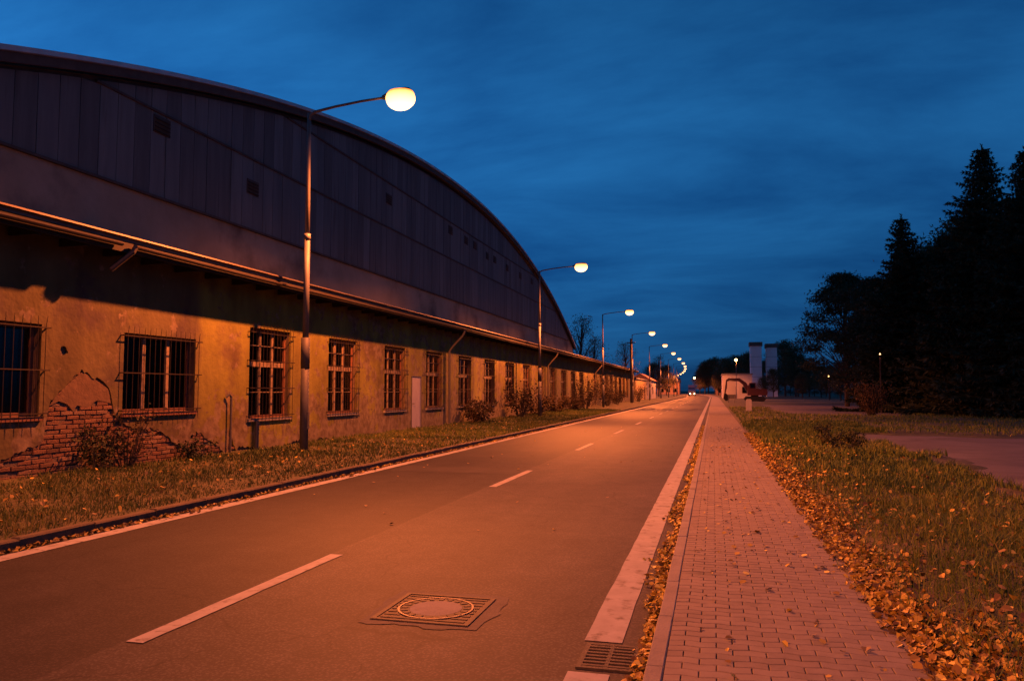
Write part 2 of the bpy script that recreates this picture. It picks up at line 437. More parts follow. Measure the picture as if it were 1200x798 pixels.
M["brick"] = [mat("brick_%s" % n, a, b, 14, 0.92, bump=0.7, bscale=45, c3=(0.10, 0.07, 0.055), s3=6, f3=0.58)
              for n, a, b in (("red", (0.135, 0.065, 0.04), (0.20, 0.10, 0.06)), ("rust", (0.16, 0.085, 0.05), (0.23, 0.125, 0.075)), ("burnt", (0.075, 0.036, 0.025), (0.13, 0.065, 0.04)), ("dusty", (0.18, 0.115, 0.075), (0.25, 0.165, 0.115)))]
M["dark_wood"] = mat("tarred_eave_wood", (0.022, 0.017, 0.013), (0.04, 0.03, 0.024), 5, 0.9, stretch=(6, 0.6, 6))
M["zinc"] = mat("weathered_zinc", (0.062, 0.05, 0.043), (0.11, 0.092, 0.08), 4, 0.6, metallic=0.15, c3=(0.09, 0.05, 0.03), s3=1.6, f3=0.52, stretch=(4, .5, 4))
M["galv"] = mat("galvanised_steel", (0.13, 0.13, 0.13), (0.21, 0.21, 0.21), 7, 0.62, metallic=0.15, stretch=(1, 1, 0.3))
M["galv_dark"] = mat("dull_painted_steel", (0.075, 0.075, 0.08), (0.11, 0.11, 0.115), 7, 0.65, metallic=0.1)
M["iron"] = mat("rusty_iron", (0.016, 0.010, 0.008), (0.034, 0.018, 0.012), 20, 0.8, metallic=0.3)
M["castiron"] = mat("cast_iron", (0.035, 0.033, 0.03), (0.08, 0.073, 0.066), 14, 0.7, metallic=0.1, spec=0.2, bump=0.3, bscale=90)
M["frame"] = mat("peeling_frame_paint", (0.20, 0.155, 0.11), (0.33, 0.265, 0.19), 8, 0.8, c3=(0.09, 0.06, 0.04), s3=5, f3=0.52)
M["frame_red"] = mat("red_brown_frame", (0.16, 0.065, 0.04), (0.24, 0.10, 0.06), 8, 0.8)
M["glass"] = glass_mat()
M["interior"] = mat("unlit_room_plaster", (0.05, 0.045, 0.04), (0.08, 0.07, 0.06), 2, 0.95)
M["door"] = mat("pale_steel_door", (0.42, 0.42, 0.46), (0.52, 0.52, 0.55), 3, 0.6, c3=(0.28, 0.22, 0.2), s3=3, f3=0.66)
M["band"] = mat("gable_render", (0.15, 0.136, 0.105), (0.22, 0.20, 0.16), 0.6, 0.95, bump=0.4, bscale=6, c3=(0.075, 0.066, 0.055), s3=0.35, f3=0.52, detail=8)
M["sheet"] = [mat("fibre_sheet_%s" % n, a, b, 1.2, 0.85, stretch=(1, 2.5, 0.25), c3=c, s3=1.0, f3=0.58)
              for n, a, b, c in (("grey", (0.052, 0.070, 0.080), (0.078, 0.100, 0.112), (0.040, 0.046, 0.048)), ("pale", (0.062, 0.083, 0.094), (0.094, 0.12, 0.132), (0.050, 0.056, 0.058)), ("dull", (0.042, 0.056, 0.064), (0.066, 0.085, 0.094), (0.032, 0.038, 0.040)))]
M["fascia"] = mat("dark_roof_fascia", (0.028, 0.024, 0.022), (0.05, 0.043, 0.04), 3, 0.85)
M["roof"] = mat("roofing_felt", (0.10, 0.10, 0.10), (0.16, 0.16, 0.16), 1.5, 0.8)
M["roof_edge"] = mat("roof_edge_flashing", (0.26, 0.27, 0.29), (0.40, 0.41, 0.43), 1.5, 0.5, metallic=0.4)
M["bark"] = mat("tree_bark", (0.05, 0.04, 0.03), (0.09, 0.07, 0.055), 8, 0.95)
M["needles"] = mat("conifer_needles", (0.02, 0.03, 0.012), tint=[(0.014, 0.026, 0.010), (0.026, 0.042, 0.016), (0.04, 0.055, 0.02)], rough=0.8)
M["foliage"] = mat("autumn_foliage", (0.05, 0.05, 0.02), tint=[(0.03, 0.038, 0.012), (0.055, 0.06, 0.02), (0.09, 0.07, 0.025), (0.12, 0.075, 0.03)], rough=0.8)
M["shrub"] = mat("brown_shrub_leaves", (0.1, 0.06, 0.03), tint=[(0.035, 0.024, 0.012), (0.06, 0.036, 0.016), (0.10, 0.055, 0.02), (0.055, 0.06, 0.02)], rough=0.8)
M["weed"] = mat("dark_weed_leaves", (0.03, 0.04, 0.015), tint=[(0.02, 0.03, 0.01), (0.04, 0.055, 0.015)], rough=0.8)
M["white_wall"] = mat("white_render", (0.52, 0.50, 0.48), (0.66, 0.64, 0.61), 0.7, 0.9, c3=(0.40, 0.37, 0.34), s3=0.4, f3=0.58)
M["pink_wall"] = mat("salmon_render", (0.50, 0.30, 0.20), (0.60, 0.38, 0.27), 0.5, 0.9)
M["yellow_wall"] = mat("ochre_render", (0.50, 0.36, 0.14), (0.60, 0.45, 0.20), 0.5, 0.9, c3=(0.33, 0.25, 0.14), s3=0.6, f3=0.56)
M["grey_tower"] = mat("pale_panel_concrete", (0.62, 0.61, 0.60), (0.72, 0.71, 0.70), 0.4, 0.85)
M["brown_cap"] = mat("brown_sheet_cap", (0.10, 0.06, 0.045), (0.14, 0.09, 0.07), 1, 0.8)
M["tile"] = mat("red_roof_tile", (0.16, 0.07, 0.045), (0.22, 0.10, 0.06), 2, 0.85)
M["red_machine"] = mat("dull_red_machine_paint", (0.12, 0.022, 0.016), (0.17, 0.03, 0.022), 3, 0.6, c3=(0.06, 0.03, 0.02), s3=2, f3=0.62)
M["rubber"] = mat("track_rubber", (0.02, 0.02, 0.02), (0.035, 0.033, 0.03), 8, 0.9)
M["sign"] = mat("white_sign_sheet", (0.62, 0.60, 0.58), (0.70, 0.68, 0.66), 1, 0.5)
M["blue_paint"] = mat("blue_lorry_paint", (0.02, 0.06, 0.25), (0.03, 0.08, 0.30), 1, 0.4)
M["car_paint"] = mat("silver_car_paint", (0.35, 0.35, 0.36), (0.40, 0.40, 0.41), 1, 0.35, metallic=0.5)
M["bulb"] = emit("sodium_bowl", (1.0, 0.58, 0.24), 4.0)
# glow painted into the bowl: brightest at the bottom, deep orange round its rim
_N, _L = M["bulb"].node_tree.nodes, M["bulb"].node_tree.links
_tc = _N.new("ShaderNodeTexCoord"); _sp = _N.new("ShaderNodeSeparateXYZ"); _L.new(_tc.outputs["Generated"], _sp.inputs[0])
_rp = _N.new("ShaderNodeValToRGB"); _L.new(_sp.outputs[2], _rp.inputs[0])
_rp.color_ramp.elements[0].position = .15; _rp.color_ramp.elements[0].color = (1.0, .62, .28, 1)
_rp.color_ramp.elements[1].position = 1.0; _rp.color_ramp.elements[1].color = (.42, .09, .012, 1)
_e = _rp.color_ramp.elements.new(.62); _e.color = (1.0, .48, .15, 1)
_L.new(_rp.outputs[0], next(n for n in _N if n.type == 'EMISSION').inputs[0])
M["bulb_far"] = emit("distant_lamp_bowl", (1.0, 0.62, 0.26), 14.0)
M["bulb_dim"] = emit("distant_dim_bowl", (1.0, 0.55, 0.2), 6.0)
M["headlight"] = emit("car_headlight", (1.0, 0.72, 0.42), 22.0)

# ================================================================== SETTING
YS_ROAD = list(np.arange(-14, 180, 6.0)) + list(np.arange(180, 431, 6.0))

# ground sheet to the horizon
g = MB()
g.poly([(-2500, -300, -0.04), (2500, -300, -0.04), (2500, 4500, -0.04), (-2500, 4500, -0.04)])
tag(g.build("ground", M["field"]), kind="structure")

# road
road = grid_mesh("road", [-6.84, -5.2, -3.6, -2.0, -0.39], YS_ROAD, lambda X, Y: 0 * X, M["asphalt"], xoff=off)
tag(road, kind="structure")

def strip(mb, x0, x1, y0, y1, z, step=6.0):
    n = max(1, int(math.ceil((y1 - y0) / step)))
    for i in range(n):
        a = y0 + (y1 - y0) * i / n; b = y0 + (y1 - y0) * (i + 1) / n
        oa, ob = float(off(a)), float(off(b))
        mb.poly([(x0+oa, a, z), (x1+oa, a, z), (x1+ob, b, z), (x0+ob, b, z)])
DR0, DR1 = 4.55, 5.0                                   # drain gap in the right-hand line
def worn_strip(mb, x0, x1, y0, y1, z, j=.0035, step=.22):
    n = int((y1 - y0) / step); b = len(mb.v)
    for i in range(n + 1):
        yy = y0 + (y1 - y0) * i / n; oo = float(off(yy))
        mb.v.append((x0 + oo + rnd.uniform(-j, j), yy, z)); mb.v.append((x1 + oo + rnd.uniform(-j, j), yy, z))
    for i in range(n): mb.f.append((b+2*i, b+2*i+1, b+2*i+3, b+2*i+2))
e = MB(); worn_strip(e, -0.83, -0.59, -14, DR0 - 0.06, 0.005); worn_strip(e, -0.83, -0.59, DR1 + 0.06, 40, 0.005); strip(e, -0.83, -0.59, 40, 430, 0.005)
e.build("edge_line", M["paint"], road)
e = MB(); worn_strip(e, -6.71, -6.50, -14, 40, 0.005); strip(e, -6.71, -6.50, 40, 430, 0.005); e.build("edge_line", M["paint"], road)
M["patch2"] = mat("patched_asphalt", (0.040, 0.037, 0.035), (0.062, 0.058, 0.055), 2, 0.75, bump=0.3, bscale=150, detail=8, bdist=0.005, spec=0.12)
e = MB(); worn_strip(e, -6.35, -3.72, 14.6, 15.7, 0.004, .03); e.build("road_patch", M["patch2"], road)
e = MB(); worn_strip(e, -6.2, -4.4, 18.2, 18.9, 0.004, .03); e.build("road_patch", M["patch2"], road)
# centre dashes (3 m line, 6 m gap; the first two positions read from the photo)
dash_me = None
y = 4.3
k = 0
while y < 330:
    y1 = y + 2.75
    d = MB(); worn_strip(d, -3.66, -3.53, y, y1, 0.006, .005)
    d.build("centre_dash", M["paint"], road)
    y += 8.3

# right kerb + pavement
PX0, PX1 = -0.289, 1.13
side = grid_mesh("pavement", [PX0 - 0.03, PX1 + 0.03], YS_ROAD, lambda X, Y: 0 * X + 0.062, M["sand"], xoff=off)
tag(side, kind="structure")
kb = MB(); kb.cbox(-0.05, 0.05, -0.496, 0.496, -0.12, 0.0, 0.008)
kerb_me = kb.mesh("kerb_stone", M["concrete"])
for i in range(70):
    yy = 1.0 + i
    o = link("kerb_stone", kerb_me, side, (-0.34 + rnd.uniform(-.003, .003), yy, 0.073 + rnd.uniform(-.002, .002)))
    o.rotation_euler = (0, 0, rnd.uniform(-.003, .003))
e = MB()
for a in np.arange(70.5, 430, 6.0):
    b = a + 6.0; oa, ob = float(off(a)), float(off(b))
    x0, x1 = -0.39, -0.29
    e.poly([(x0+oa,a,.073),(x1+oa,a,.073),(x1+ob,b,.073),(x0+ob,b,.073)])
    e.poly([(x0+oa,a,0),(x0+oa,a,.073),(x0+ob,b,.073),(x0+ob,b,0)])
tag(e.build("kerb_run", M["concrete"], side), kind="stuff")

PL, PW, PD = 0.188, 0.10, 0.010
def wavec(x):
    u = (x / PL) % 1.0
    return PD * (4 * abs(u - 0.5) - 1)
def paver_mesh(mb, xa, xb, y0, z, dz, tilt, gap=0.003, c=0.0035):
    xs = np.linspace(xa + gap, xb - gap, 5)
    lo = [(x, y0 + wavec(x) + gap) for x in xs]; hi = [(x, y0 + PW + wavec(x) - gap) for x in xs]
    ring = lo + hi[::-1]
    cx, cy = (xa + xb) / 2, y0 + PW / 2
    b = len(mb.v); n = len(ring)
    def zz(x, y): return z + dz + tilt[0] * (x - cx) + tilt[1] * (y - cy)
    for (x, yy) in ring: mb.v.append((x, yy, z - 0.03))
    for (x, yy) in ring: mb.v.append((x, yy, zz(x, yy) - c))
    for (x, yy) in ring:
        sx = cx + (x - cx) * (1 - c / (PL / 2)); sy = yy + (c if yy < y0 + wavec(x) + PW / 2 else -c)
        mb.v.append((sx, sy, zz(x, yy)))
    for i in range(n):
        j = (i + 1) % n
        mb.f.append((b+i, b+j, b+n+j, b+n+i)); mb.f.append((b+n+i, b+n+j, b+2*n+j, b+2*n+i))
    for i in range(4):
        mb.f.append((b+2*n+i, b+2*n+i+1, b+2*n+8-i, b+2*n+9-i))
rest = [MB(), MB(), MB()]
ROW0 = 3.6
npav = 0
for r in range(520):
    y0 = ROW0 + r * PW
    xcur = PX0 - (PL / 2 if r % 2 else 0)
    while xcur < PX1 - 0.02:
        xa, xb = max(xcur, PX0), min(xcur + PL, PX1)
        if xb - xa > 0.03:
            dz, tl = rnd.uniform(-.0015, .0015), (rnd.uniform(-.012, .012), rnd.uniform(-.015, .015))
            mi = rnd.choice([0, 0, 1, 1, 2])
            if y0 >= 4.2 and npav < 300:
                mb = MB(); paver_mesh(mb, xa, xb, y0, 0.07, dz, tl)
                mb.build("paver", M["paver"][mi], side, origin=((xa + xb) / 2, y0 + PW / 2, 0.07)); npav += 1
            elif y0 > 20:
                # farther rows: top faces only
                xs = (xa + .004, xb - .004); z = 0.07 + dz
                rest[mi].poly([(xs[0], y0 + .004, z), (xs[1], y0 + .004, z), (xs[1], y0 + PW - .004, z), (xs[0], y0 + PW - .004, z)])
            else:
                paver_mesh(rest[mi], xa, xb, y0, 0.07, dz, tl)
        xcur += PL
for mi in range(3):
    tag(rest[mi].build("paver_field", M["paver"][mi], side), kind="stuff")
e = MB(); strip(e, PX0, PX1, ROW0 + 52, 430, 0.069); strip(e, PX0, PX1, -14, ROW0, 0.069)
e.build("paver_run", M["paver"][0], side)

# left kerb
lk = grid_mesh("left_kerb", [-6.97, -6.845], YS_ROAD, lambda X, Y: 0 * X + 0.085, M["kerb_dark"], xoff=off)
tag(lk, kind="structure")
kb = MB(); kb.cbox(-0.062, 0.062, -0.495, 0.495, -0.15, 0.0, 0.018)
kerb2 = kb.mesh("kerb_stone", M["kerb_dark"])
for i in range(110):
    yy = 3.0 + i
    o = link("kerb_stone", kerb2, lk, (-6.905 + rnd.uniform(-.006, .006), yy, 0.108 + rnd.uniform(-.008, .008)))
    o.rotation_euler = (rnd.uniform(-.004, .004), 0, rnd.uniform(-.006, .006))
e = MB()
for a in np.arange(112.5, 430, 6.0):
    b = a + 6.0; oa, ob = float(off(a)), float(off(b))
    x0, x1 = -6.97, -6.84
    e.poly([(x0+oa,a,.12),(x1+oa,a,.12),(x1+ob,b,.12),(x0+ob,b,.12)])
    e.poly([(x1+oa,a,0),(x1+oa,a,.12),(x1+ob,b,.12),(x1+ob,b,0)])
tag(e.build("kerb_run", M["kerb_dark"], lk), kind="stuff")

# verges
def z_left(X, Y):
    t = np.clip((-6.97 - X) / 4.0, 0, 1)
    return 0.09 + 0.09 * t + 0.05 * (vnoise(X * 1.7, Y * 1.3, 3) - .5) * np.clip((-6.97 - X) * 2, 0, 1)
xl = list(np.linspace(-6.97, -11.1, 16)) + [-14, -22, -40]
tag(grid_mesh("left_verge", xl[::-1], list(np.arange(-14, 60, .5)) + list(np.arange(60, 181, 4)) + list(np.arange(184, 431, 6)), z_left, M["soil"], xoff=off), kind="structure")

def lot_mask(X, Y):
    n = (vnoise(X * .55, Y * .55, 5) - .5) * 1.5 + (vnoise(X * 2.1, Y * 2.1, 9) - .5) * .5
    a = np.clip((X + n * .9 - 4.45) / .7, 0, 1) * np.clip((31.0 + n * 1.6 - Y) / 1.6, 0, 1)
    b = np.clip((X + n - 4.2) / 1.2, 0, 1) * np.clip((Y - 52 + n * 3) / 3, 0, 1) * np.clip((96 + n * 4 - Y) / 4, 0, 1)
    return np.clip(a + b, 0, 1)
def z_right(X, Y):
    edge = np.clip((X - 1.16) / .6, 0, 1)
    z = 0.045 + edge * (0.05 + 0.10 * (vnoise(X * .9, Y * .7, 1) - .4) + .04 * (vnoise(X * 3, Y * 3, 2) - .5))
    return z * (1 - lot_mask(X, Y)) - 0.09 * lot_mask(X, Y)
xr = list(np.arange(1.15, 7, .22)) + list(np.arange(7, 16, .8)) + [17, 20, 26, 34, 46, 60]
tag(grid_mesh("right_verge", xr, list(np.arange(-14, 2, 1.0)) + list(np.arange(2, 32, .3)) + list(np.arange(32, 110, 1.2)) + list(np.arange(112, 431, 6)), z_right, M["soil"], xoff=off), kind="structure")
g = MB(); g.poly([(2.5, 1, 0.0), (60, 1, 0.0), (60, 34, 0.0), (2.5, 34, 0.0)])
tag(g.build("gravel_yard", M["lot"]), kind="structure")
g = MB(); g.poly([(2.5, 46, -0.004), (60, 46, -0.004), (60, 104, -0.004), (2.5, 104, -0.004)])
tag(g.build("dirt_track", M["lot"]), kind="structure")

# ================================================================== GRASS / LEAVES (uncountable)
def blades(px, py, pz, h, wdt, seed, lean=.65):
    r = np.random.default_rng(seed); n = len(px)
    a = r.uniform(0, 2*np.pi, n); la = r.uniform(0, 2*np.pi, n); ll = np.abs(r.normal(0, lean, n))
    dx, dy = np.cos(a) * wdt / 2, np.sin(a) * wdt / 2
    lx, ly = np.cos(la) * h * ll, np.sin(la) * h * ll
    b0 = np.stack([px - dx, py - dy, pz], 1); b1 = np.stack([px + dx, py + dy, pz], 1)
    m0 = np.stack([px - dx*.7 + lx*.35, py - dy*.7 + ly*.35, pz + h*.6], 1); m1 = np.stack([px + dx*.7 + lx*.35, py + dy*.7 + ly*.35, pz + h*.6], 1)
    tp = np.stack([px + lx, py + ly, pz + h], 1)
    return np.concatenate([np.stack([b0, b1, m1], 1), np.stack([b0, m1, m0], 1), np.stack([m0, m1, tp], 1)], 1).reshape(-1, 3)

def grass_field(name, n, xr_, yr_, zf, seed, hmin, hmax, label, keep=None, ypow=2.0):
    r = np.random.default_rng(seed)
    y = yr_[0] + (yr_[1] - yr_[0]) * r.random(n) ** ypow
    x = r.uniform(xr_[0], xr_[1], n)
    if keep is not None:
        k = keep(x, y, r); x, y = x[k], y[k]
    tuft = vnoise(x * 1.6, y * 1.6, seed + 4)
    h = (hmin + (hmax - hmin) * r.random(len(x))) * (.45 + 1.1 * tuft)
    d = np.hypot(x, y)
    w = np.clip(.0011 * d, .006, .035)
    v = blades(x, y, zf(x, y) - .01, h, w, seed)
    o = soup(name, v, 3, M["grass_mown"] if seed == 21 else M["grass"], tint=np.clip(.05 + .55 * vnoise(x * .7, y * .7, seed + 8) + r.normal(0, .22, len(x)), 0, 1))
    return tag(o, label, "grass", kind="stuff")

grass_field("grass", 85000, (-10.9, -7.0), (5, 62), z_left, 21, .03, .11, "grass verge between the left kerb and the crumbling workshop wall",
            keep=lambda x, y, r: r.random(len(x)) < .35 + .65 * vnoise(x * .9, y * .9, 33))
grass_field("grass", 120000, (1.2, 6.2), (2.8, 40), z_right, 22, .04, .17, "rough grass between the paved walk and the gravel yard",
            keep=lambda x, y, r: (lot_mask(x, y) < .25) & (r.random(len(x)) < np.clip((x - 1.15) * 1.1, .05, 1)))
grass_field("grass", 50000, (1.3, 30), (26, 75), z_right, 23, .04, .16, "dark rough grass beyond the gravel yard under the conifers",
            keep=lambda x, y, r: (lot_mask(x, y) < .3), ypow=1.3)

def leaf_verts(px, py, pz, s, seed, flat=.5):
    """folded pointed leaves: 2 quads each side of the midrib"""
    r = np.random.default_rng(seed); n = len(px)
    a = r.uniform(0, 2*np.pi, n); tl = r.normal(0, flat, n); rl = r.normal(0, flat, n); fold = r.uniform(.05, .55, n)
    u = np.stack([np.cos(a)*np.cos(tl), np.sin(a)*np.cos(tl), np.sin(tl)], 1)
    v = np.stack([-np.sin(a)*np.cos(rl), np.cos(a)*np.cos(rl), np.sin(rl)], 1)
    w = np.cross(u, v)
    c = np.stack([px, py, pz], 1); s = s[:, None]; f = fold[:, None]
    curl = r.uniform(-.1, .35, n)[:, None]
    A = c - u*s*.5 + w*s*curl*.4; B = c + u*s*.5 + w*s*curl*.4
    P1 = c - u*s*.18 + v*s*.42 + w*s*f*.5; P2 = c + u*s*.2 + v*s*.36 + w*s*f*.5
    Q1 = c - u*s*.18 - v*s*.42 + w*s*f*.5; Q2 = c + u*s*.2 - v*s*.36 + w*s*f*.5
    return np.concatenate([np.stack([A, B, P2, P1], 1), np.stack([A, Q1, Q2, B], 1)], 1).reshape(-1, 3)

def leaf_field(x, y, z, smin, smax, seed, label, flat=.5, bias=0.0):
    r = np.random.default_rng(seed + 1)
    s = r.uniform(smin, smax, len(x))
    v = leaf_verts(x, y, z + s * .12, s, seed, flat)
    t = np.clip(r.beta(1.6, 1.7, len(x)) + bias, 0, 1)
    return tag(soup("fallen_leaves", v, 4, M["leaf"], tint=t), label, "leaves", kind="stuff")

# drift along the outer edge of the pavement
r = np.random.default_rng(40)
n = 17000
y = 3.4 + 26 * r.random(n) ** 1.5
wv = .09 + .26 * vnoise(y * .8, y * 0, 41) ** 1.3 + .10 * np.clip((7 - y) / 3, 0, 1)
x = 1.16 + np.abs(r.normal(0, 1, n)) * wv * 1.15 - .17 * r.random(n) ** 1.5 + .04 * np.clip((9 - y) / 5, 0, 1)
k = (x > .92) & (x < 3.2); x, y = x[k], y[k]
leaf_field(x, y, np.where(x < 1.16, .072, z_right(x, y) + .012 + .03 * r.random(len(x))), .016, .068, 42, "drift of yellow and brown leaves along the outer pavement edge", flat=.62, bias=-.04)
n = 2600
y = 3 + 22 * r.random(n) ** 1.4; x = r.uniform(1.6, 4.6, n)
k = r.random(n) < np.exp(-(x - 1.6) * .75); x, y = x[k], y[k]
leaf_field(x, y, z_right(x, y) + .04 + .06 * r.random(len(x)), .03, .075, 43, "leaves caught in the rough grass beside the pavement", bias=-.05)
# gutter line
n = 6500
y = 2.5 + 34 * r.random(n) ** 1.5
x = -.40 - np.abs(r.normal(0, 1, n)) * (.025 + .075 * vnoise(y * 1.3, 0 * y, 44) ** 1.5)
k = x > -.66; x, y = x[k], y[k]
leaf_field(x, y, .006 + .035 * r.random(len(x)) * np.clip((x + .6) * 6, 0, 1), .02, .06, 45, "yellow leaves lying in the gutter under the pavement kerb", bias=.08)
n = 3200
y = 4 + 46 * r.random(n) ** 1.3
x = -6.83 + np.abs(r.normal(0, 1, n)) * (.02 + .10 * vnoise(y * .9, 0 * y, 49) ** 1.4)
k = x < -6.4; x, y = x[k], y[k]
leaf_field(x, y, .004 + 0 * x, .03, .07, 46, "brown leaves lying in the gutter under the left kerb", bias=-.15)
n = 700
y = 5 + 30 * r.random(n) ** 1.2; x = r.uniform(-10.6, -7.0, n)
leaf_field(x, y, z_left(x, y) + .04, .035, .08, 47, "brown leaves scattered over the left grass verge", bias=-.15)
n = 500
y = 8.5 + 26 * r.random(n); x = np.where(r.random(n) < .7, r.uniform(-.2, 1.1, n), r.uniform(-6.3, -.7, n))
k = (x > -.3) | (r.random(n) < .3); x, y = x[k], y[k]
leaf_field(x, y, np.where(x > -.3, .073, .006), .03, .065, 48, "small leaves strewn thinly over the pavement and the road", flat=.25, bias=-.05)
# single leaves on the near paving
lm = []
for i in range(6):
    v = leaf_verts(np.zeros(1), np.zeros(1), np.array([.008]), np.ones(1) * .07, 60 + i, .22).reshape(-1, 4, 3)
    me = bpy.data.meshes.new("leaf")
    me.from_pydata(v.reshape(-1, 3).tolist(), [], [(0,1,2,3),(4,5,6,7)]); me.materials.append(M["leaf"])
    a = me.attributes.new("tint", 'FLOAT', 'POINT'); a.data.foreach_set("value", [(.12, .3, .55, .72, .9, .2)[i]] * 8)
    lm.append(me)
for i in range(90):
    yy = 4.1 + 5.0 * rnd.random() ** 1.2
    xx = PX0 + .05 + 1.35 * rnd.random() ** .7
    o = link("leaf", rnd.choice(lm), None, (xx, yy, .073)); o.rotation_euler = (0, 0, rnd.uniform(0, 6.28))
    sc = rnd.uniform(.35, 1.0); o.scale = (sc, sc * rnd.uniform(.55, 1.1), sc)
    tag(o, "single dry leaf lying loose on the wavy pavers", "leaf", "single leaves lying on the pavement")

# ================================================================== LOW WORKSHOP RANGE (annex)
WX = -11.0                       # face of the brick core
AY0, AY1 = -14.0, 112.0
EZ = 4.28                        # eave height
wk = thing("workshop_building", (WX, AY0, 0), "long low workshop with flaking ochre plaster and barred windows, under the arched hall", "building")

rects = []                       # y0,y1,z0,z1,kind
rects.append((8.5, 10.68, 1.17, 2.72, 'A'))
rects.append((12.58, 14.72, 1.17, 2.72, 'A'))
for kk in range(22):
    c = 17.72 + 4.03 * kk
    if c > 105: break
    if kk == 13:
        rects.append((c - .65, c + .65, 0.1, 2.5, 'H'))
    else:
        rects.append((c - .95, c + .93, .92, 3.16, 'B'))
rects.append((27.32, 28.35, 0.12, 2.17, 'D'))
rects.append((0.6, 2.7, 1.17, 2.72, 'A'))
rects.sort()

core = MB()
ycur = AY0
for (a, b, z0, z1, kd) in rects:
    core.box(WX - .32, WX, ycur, a, -.1, 4.4)
    if z0 > 0: core.box(WX - .32, WX, a, b, -.1, z0)
    core.box(WX - .32, WX, a, b, z1, 4.4)
    ycur = b
core.box(WX - .32, WX, ycur, AY1, -.1, 4.4)
wall = core.build("wall", M["mortar"], wk)
inn = MB()
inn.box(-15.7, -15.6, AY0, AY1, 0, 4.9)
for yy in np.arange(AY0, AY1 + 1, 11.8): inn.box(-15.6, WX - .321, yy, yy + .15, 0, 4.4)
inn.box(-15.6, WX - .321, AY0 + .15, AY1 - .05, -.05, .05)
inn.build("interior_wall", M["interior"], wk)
e = MB(); e.box(-15.7, WX - .321, AY1 - .3, AY1 - .01, .06, 4.9); e.build("end_wall", M["plaster"], wk)

# plaster coat: outline of the lower edge
peel = [(-14, .25), (4, .25), (7, .5), (8.6, .62), (9.3, .55), (9.86, .46), (10.35, .60), (10.77, .72), (10.84, 1.05), (10.87, 1.38), (11.05, 1.55), (11.3, 1.75),
        (11.58, 1.97), (11.8, 1.86), (12.1, 1.76), (12.27, 1.66), (12.31, 1.38), (12.43, 1.08), (12.7, .93), (13.07, .83), (13.35, .86),
        (13.92, .68), (14.0, .55), (14.3, .45), (14.6, .46), (14.62, .66), (15.0, .71), (15.1, .55), (15.4, .42), (15.68, .30), (15.9, .12), (15.97, .16), (16.0, .74), (16.08, .60), (16.2, .34), (16.35, .12)]
def lower(y):
    if y < 16.35:
        z = np.interp(y, [p[0] for p in peel], [p[1] for p in peel])
    else:
        q = float(vnoise(y * .45, 0, 71)); q2 = float(vnoise(y * 1.6, 3, 72))
        z = .10 + max(0, q - .55) * .5 * (.4 + q2)
        if 27 < y < 28.7: z = .12
    return float(z)
pts, edges = [], []
def add_loop(poly):
    b = len(pts)
    for p in poly: pts.append(Vector(p))
    for i in range(len(poly)): edges.append((b + i, b + (i + 1) % len(poly)))
low = []
yy = AY0
while yy < AY1:
    st = .06 if 4 < yy < 40 else (.25 if yy < 70 else 1.0)
    jit = (rnd.uniform(-.035, .035) if 4 < yy < 60 else 0)
    low.append((yy, max(.04, lower(yy) + jit)))
    yy += st
low.append((AY1, .15))
add_loop(low + [(AY1, 4.4), (AY0, 4.4)])
RG = .0
for (a, b, z0, z1, kd) in rects:
    if z0 < .3:
        add_loop([(a, .35), (b, .35), (b, z1), (a, z1)])
    else:
        j = lambda: rnd.uniform(-.012, .012)
        add_loop([(a, z0), ((a+b)/2, z0 + j()*0), (b, z0), (b, (z0+z1)/2), (b, z1), ((a+b)/2, z1), (a, z1), (a, (z0+z1)/2)])
# small fallen patches of plaster: (y, z, radius)
patches = [(11.15, 2.28, .07)]
ploops = []
for (cy, cz, pr) in patches:
    if pr <= 0: continue
    lp = []
    for i in range(22):
        t = 2 * math.pi * i / 22
        rr = pr * (.55 + .9 * float(vnoise(math.cos(t) * 1.7 + cy, math.sin(t) * 1.7 + cz, 5)))
        lp.append((cy + rr * math.cos(t) * 1.2, cz + rr * math.sin(t)))
    ploops.append(lp); add_loop(lp)
def in_poly(p, poly):
    c = False; n = len(poly); j = n - 1
    for i in range(n):
        (xi, yi), (xj, yj) = poly[i], poly[j]
        if (yi > p[1]) != (yj > p[1]) and p[0] < (xj - xi) * (p[1] - yi) / (yj - yi) + xi: c = not c
        j = i
    return c
lowy = np.array([p[0] for p in low]); lowz = np.array([p[1] for p in low])
cv, ce, cf, *_ = delaunay_2d_cdt(pts, edges, [], 0, 1e-5)
keepf = []
for f in cf:
    c = sum((cv[i] for i in f), Vector((0, 0))) / len(f)
    if c.y < np.interp(c.x, lowy, lowz): continue
    if c.y > 4.4 or c.x < AY0 or c.x > AY1: continue
    if any(a < c.x < b and z0 < c.y < z1 for (a, b, z0, z1, kd) in rects): continue
    if any(in_poly((c.x, c.y), lp) for lp in ploops): continue
    keepf.append(tuple(f))
PXF = WX + .042
pm = MB()
for v in cv: pm.v.append((PXF, v.x, v.y))
nb = len(cv)
for v in cv: pm.v.append((WX - .01, v.x, v.y))
cnt = {}
for f in keepf:
    pm.f.append(f)
    for i in range(len(f)):
        a, b = f[i], f[(i + 1) % len(f)]
        cnt.setdefault((min(a, b), max(a, b)), []).append((a, b))
for kx, l in cnt.items():
    if len(l) == 1:
        a, b = l[0]; pm.f.append((b, a, a + nb, b + nb))
pm.build("plaster_coat", M["plaster"], wk)
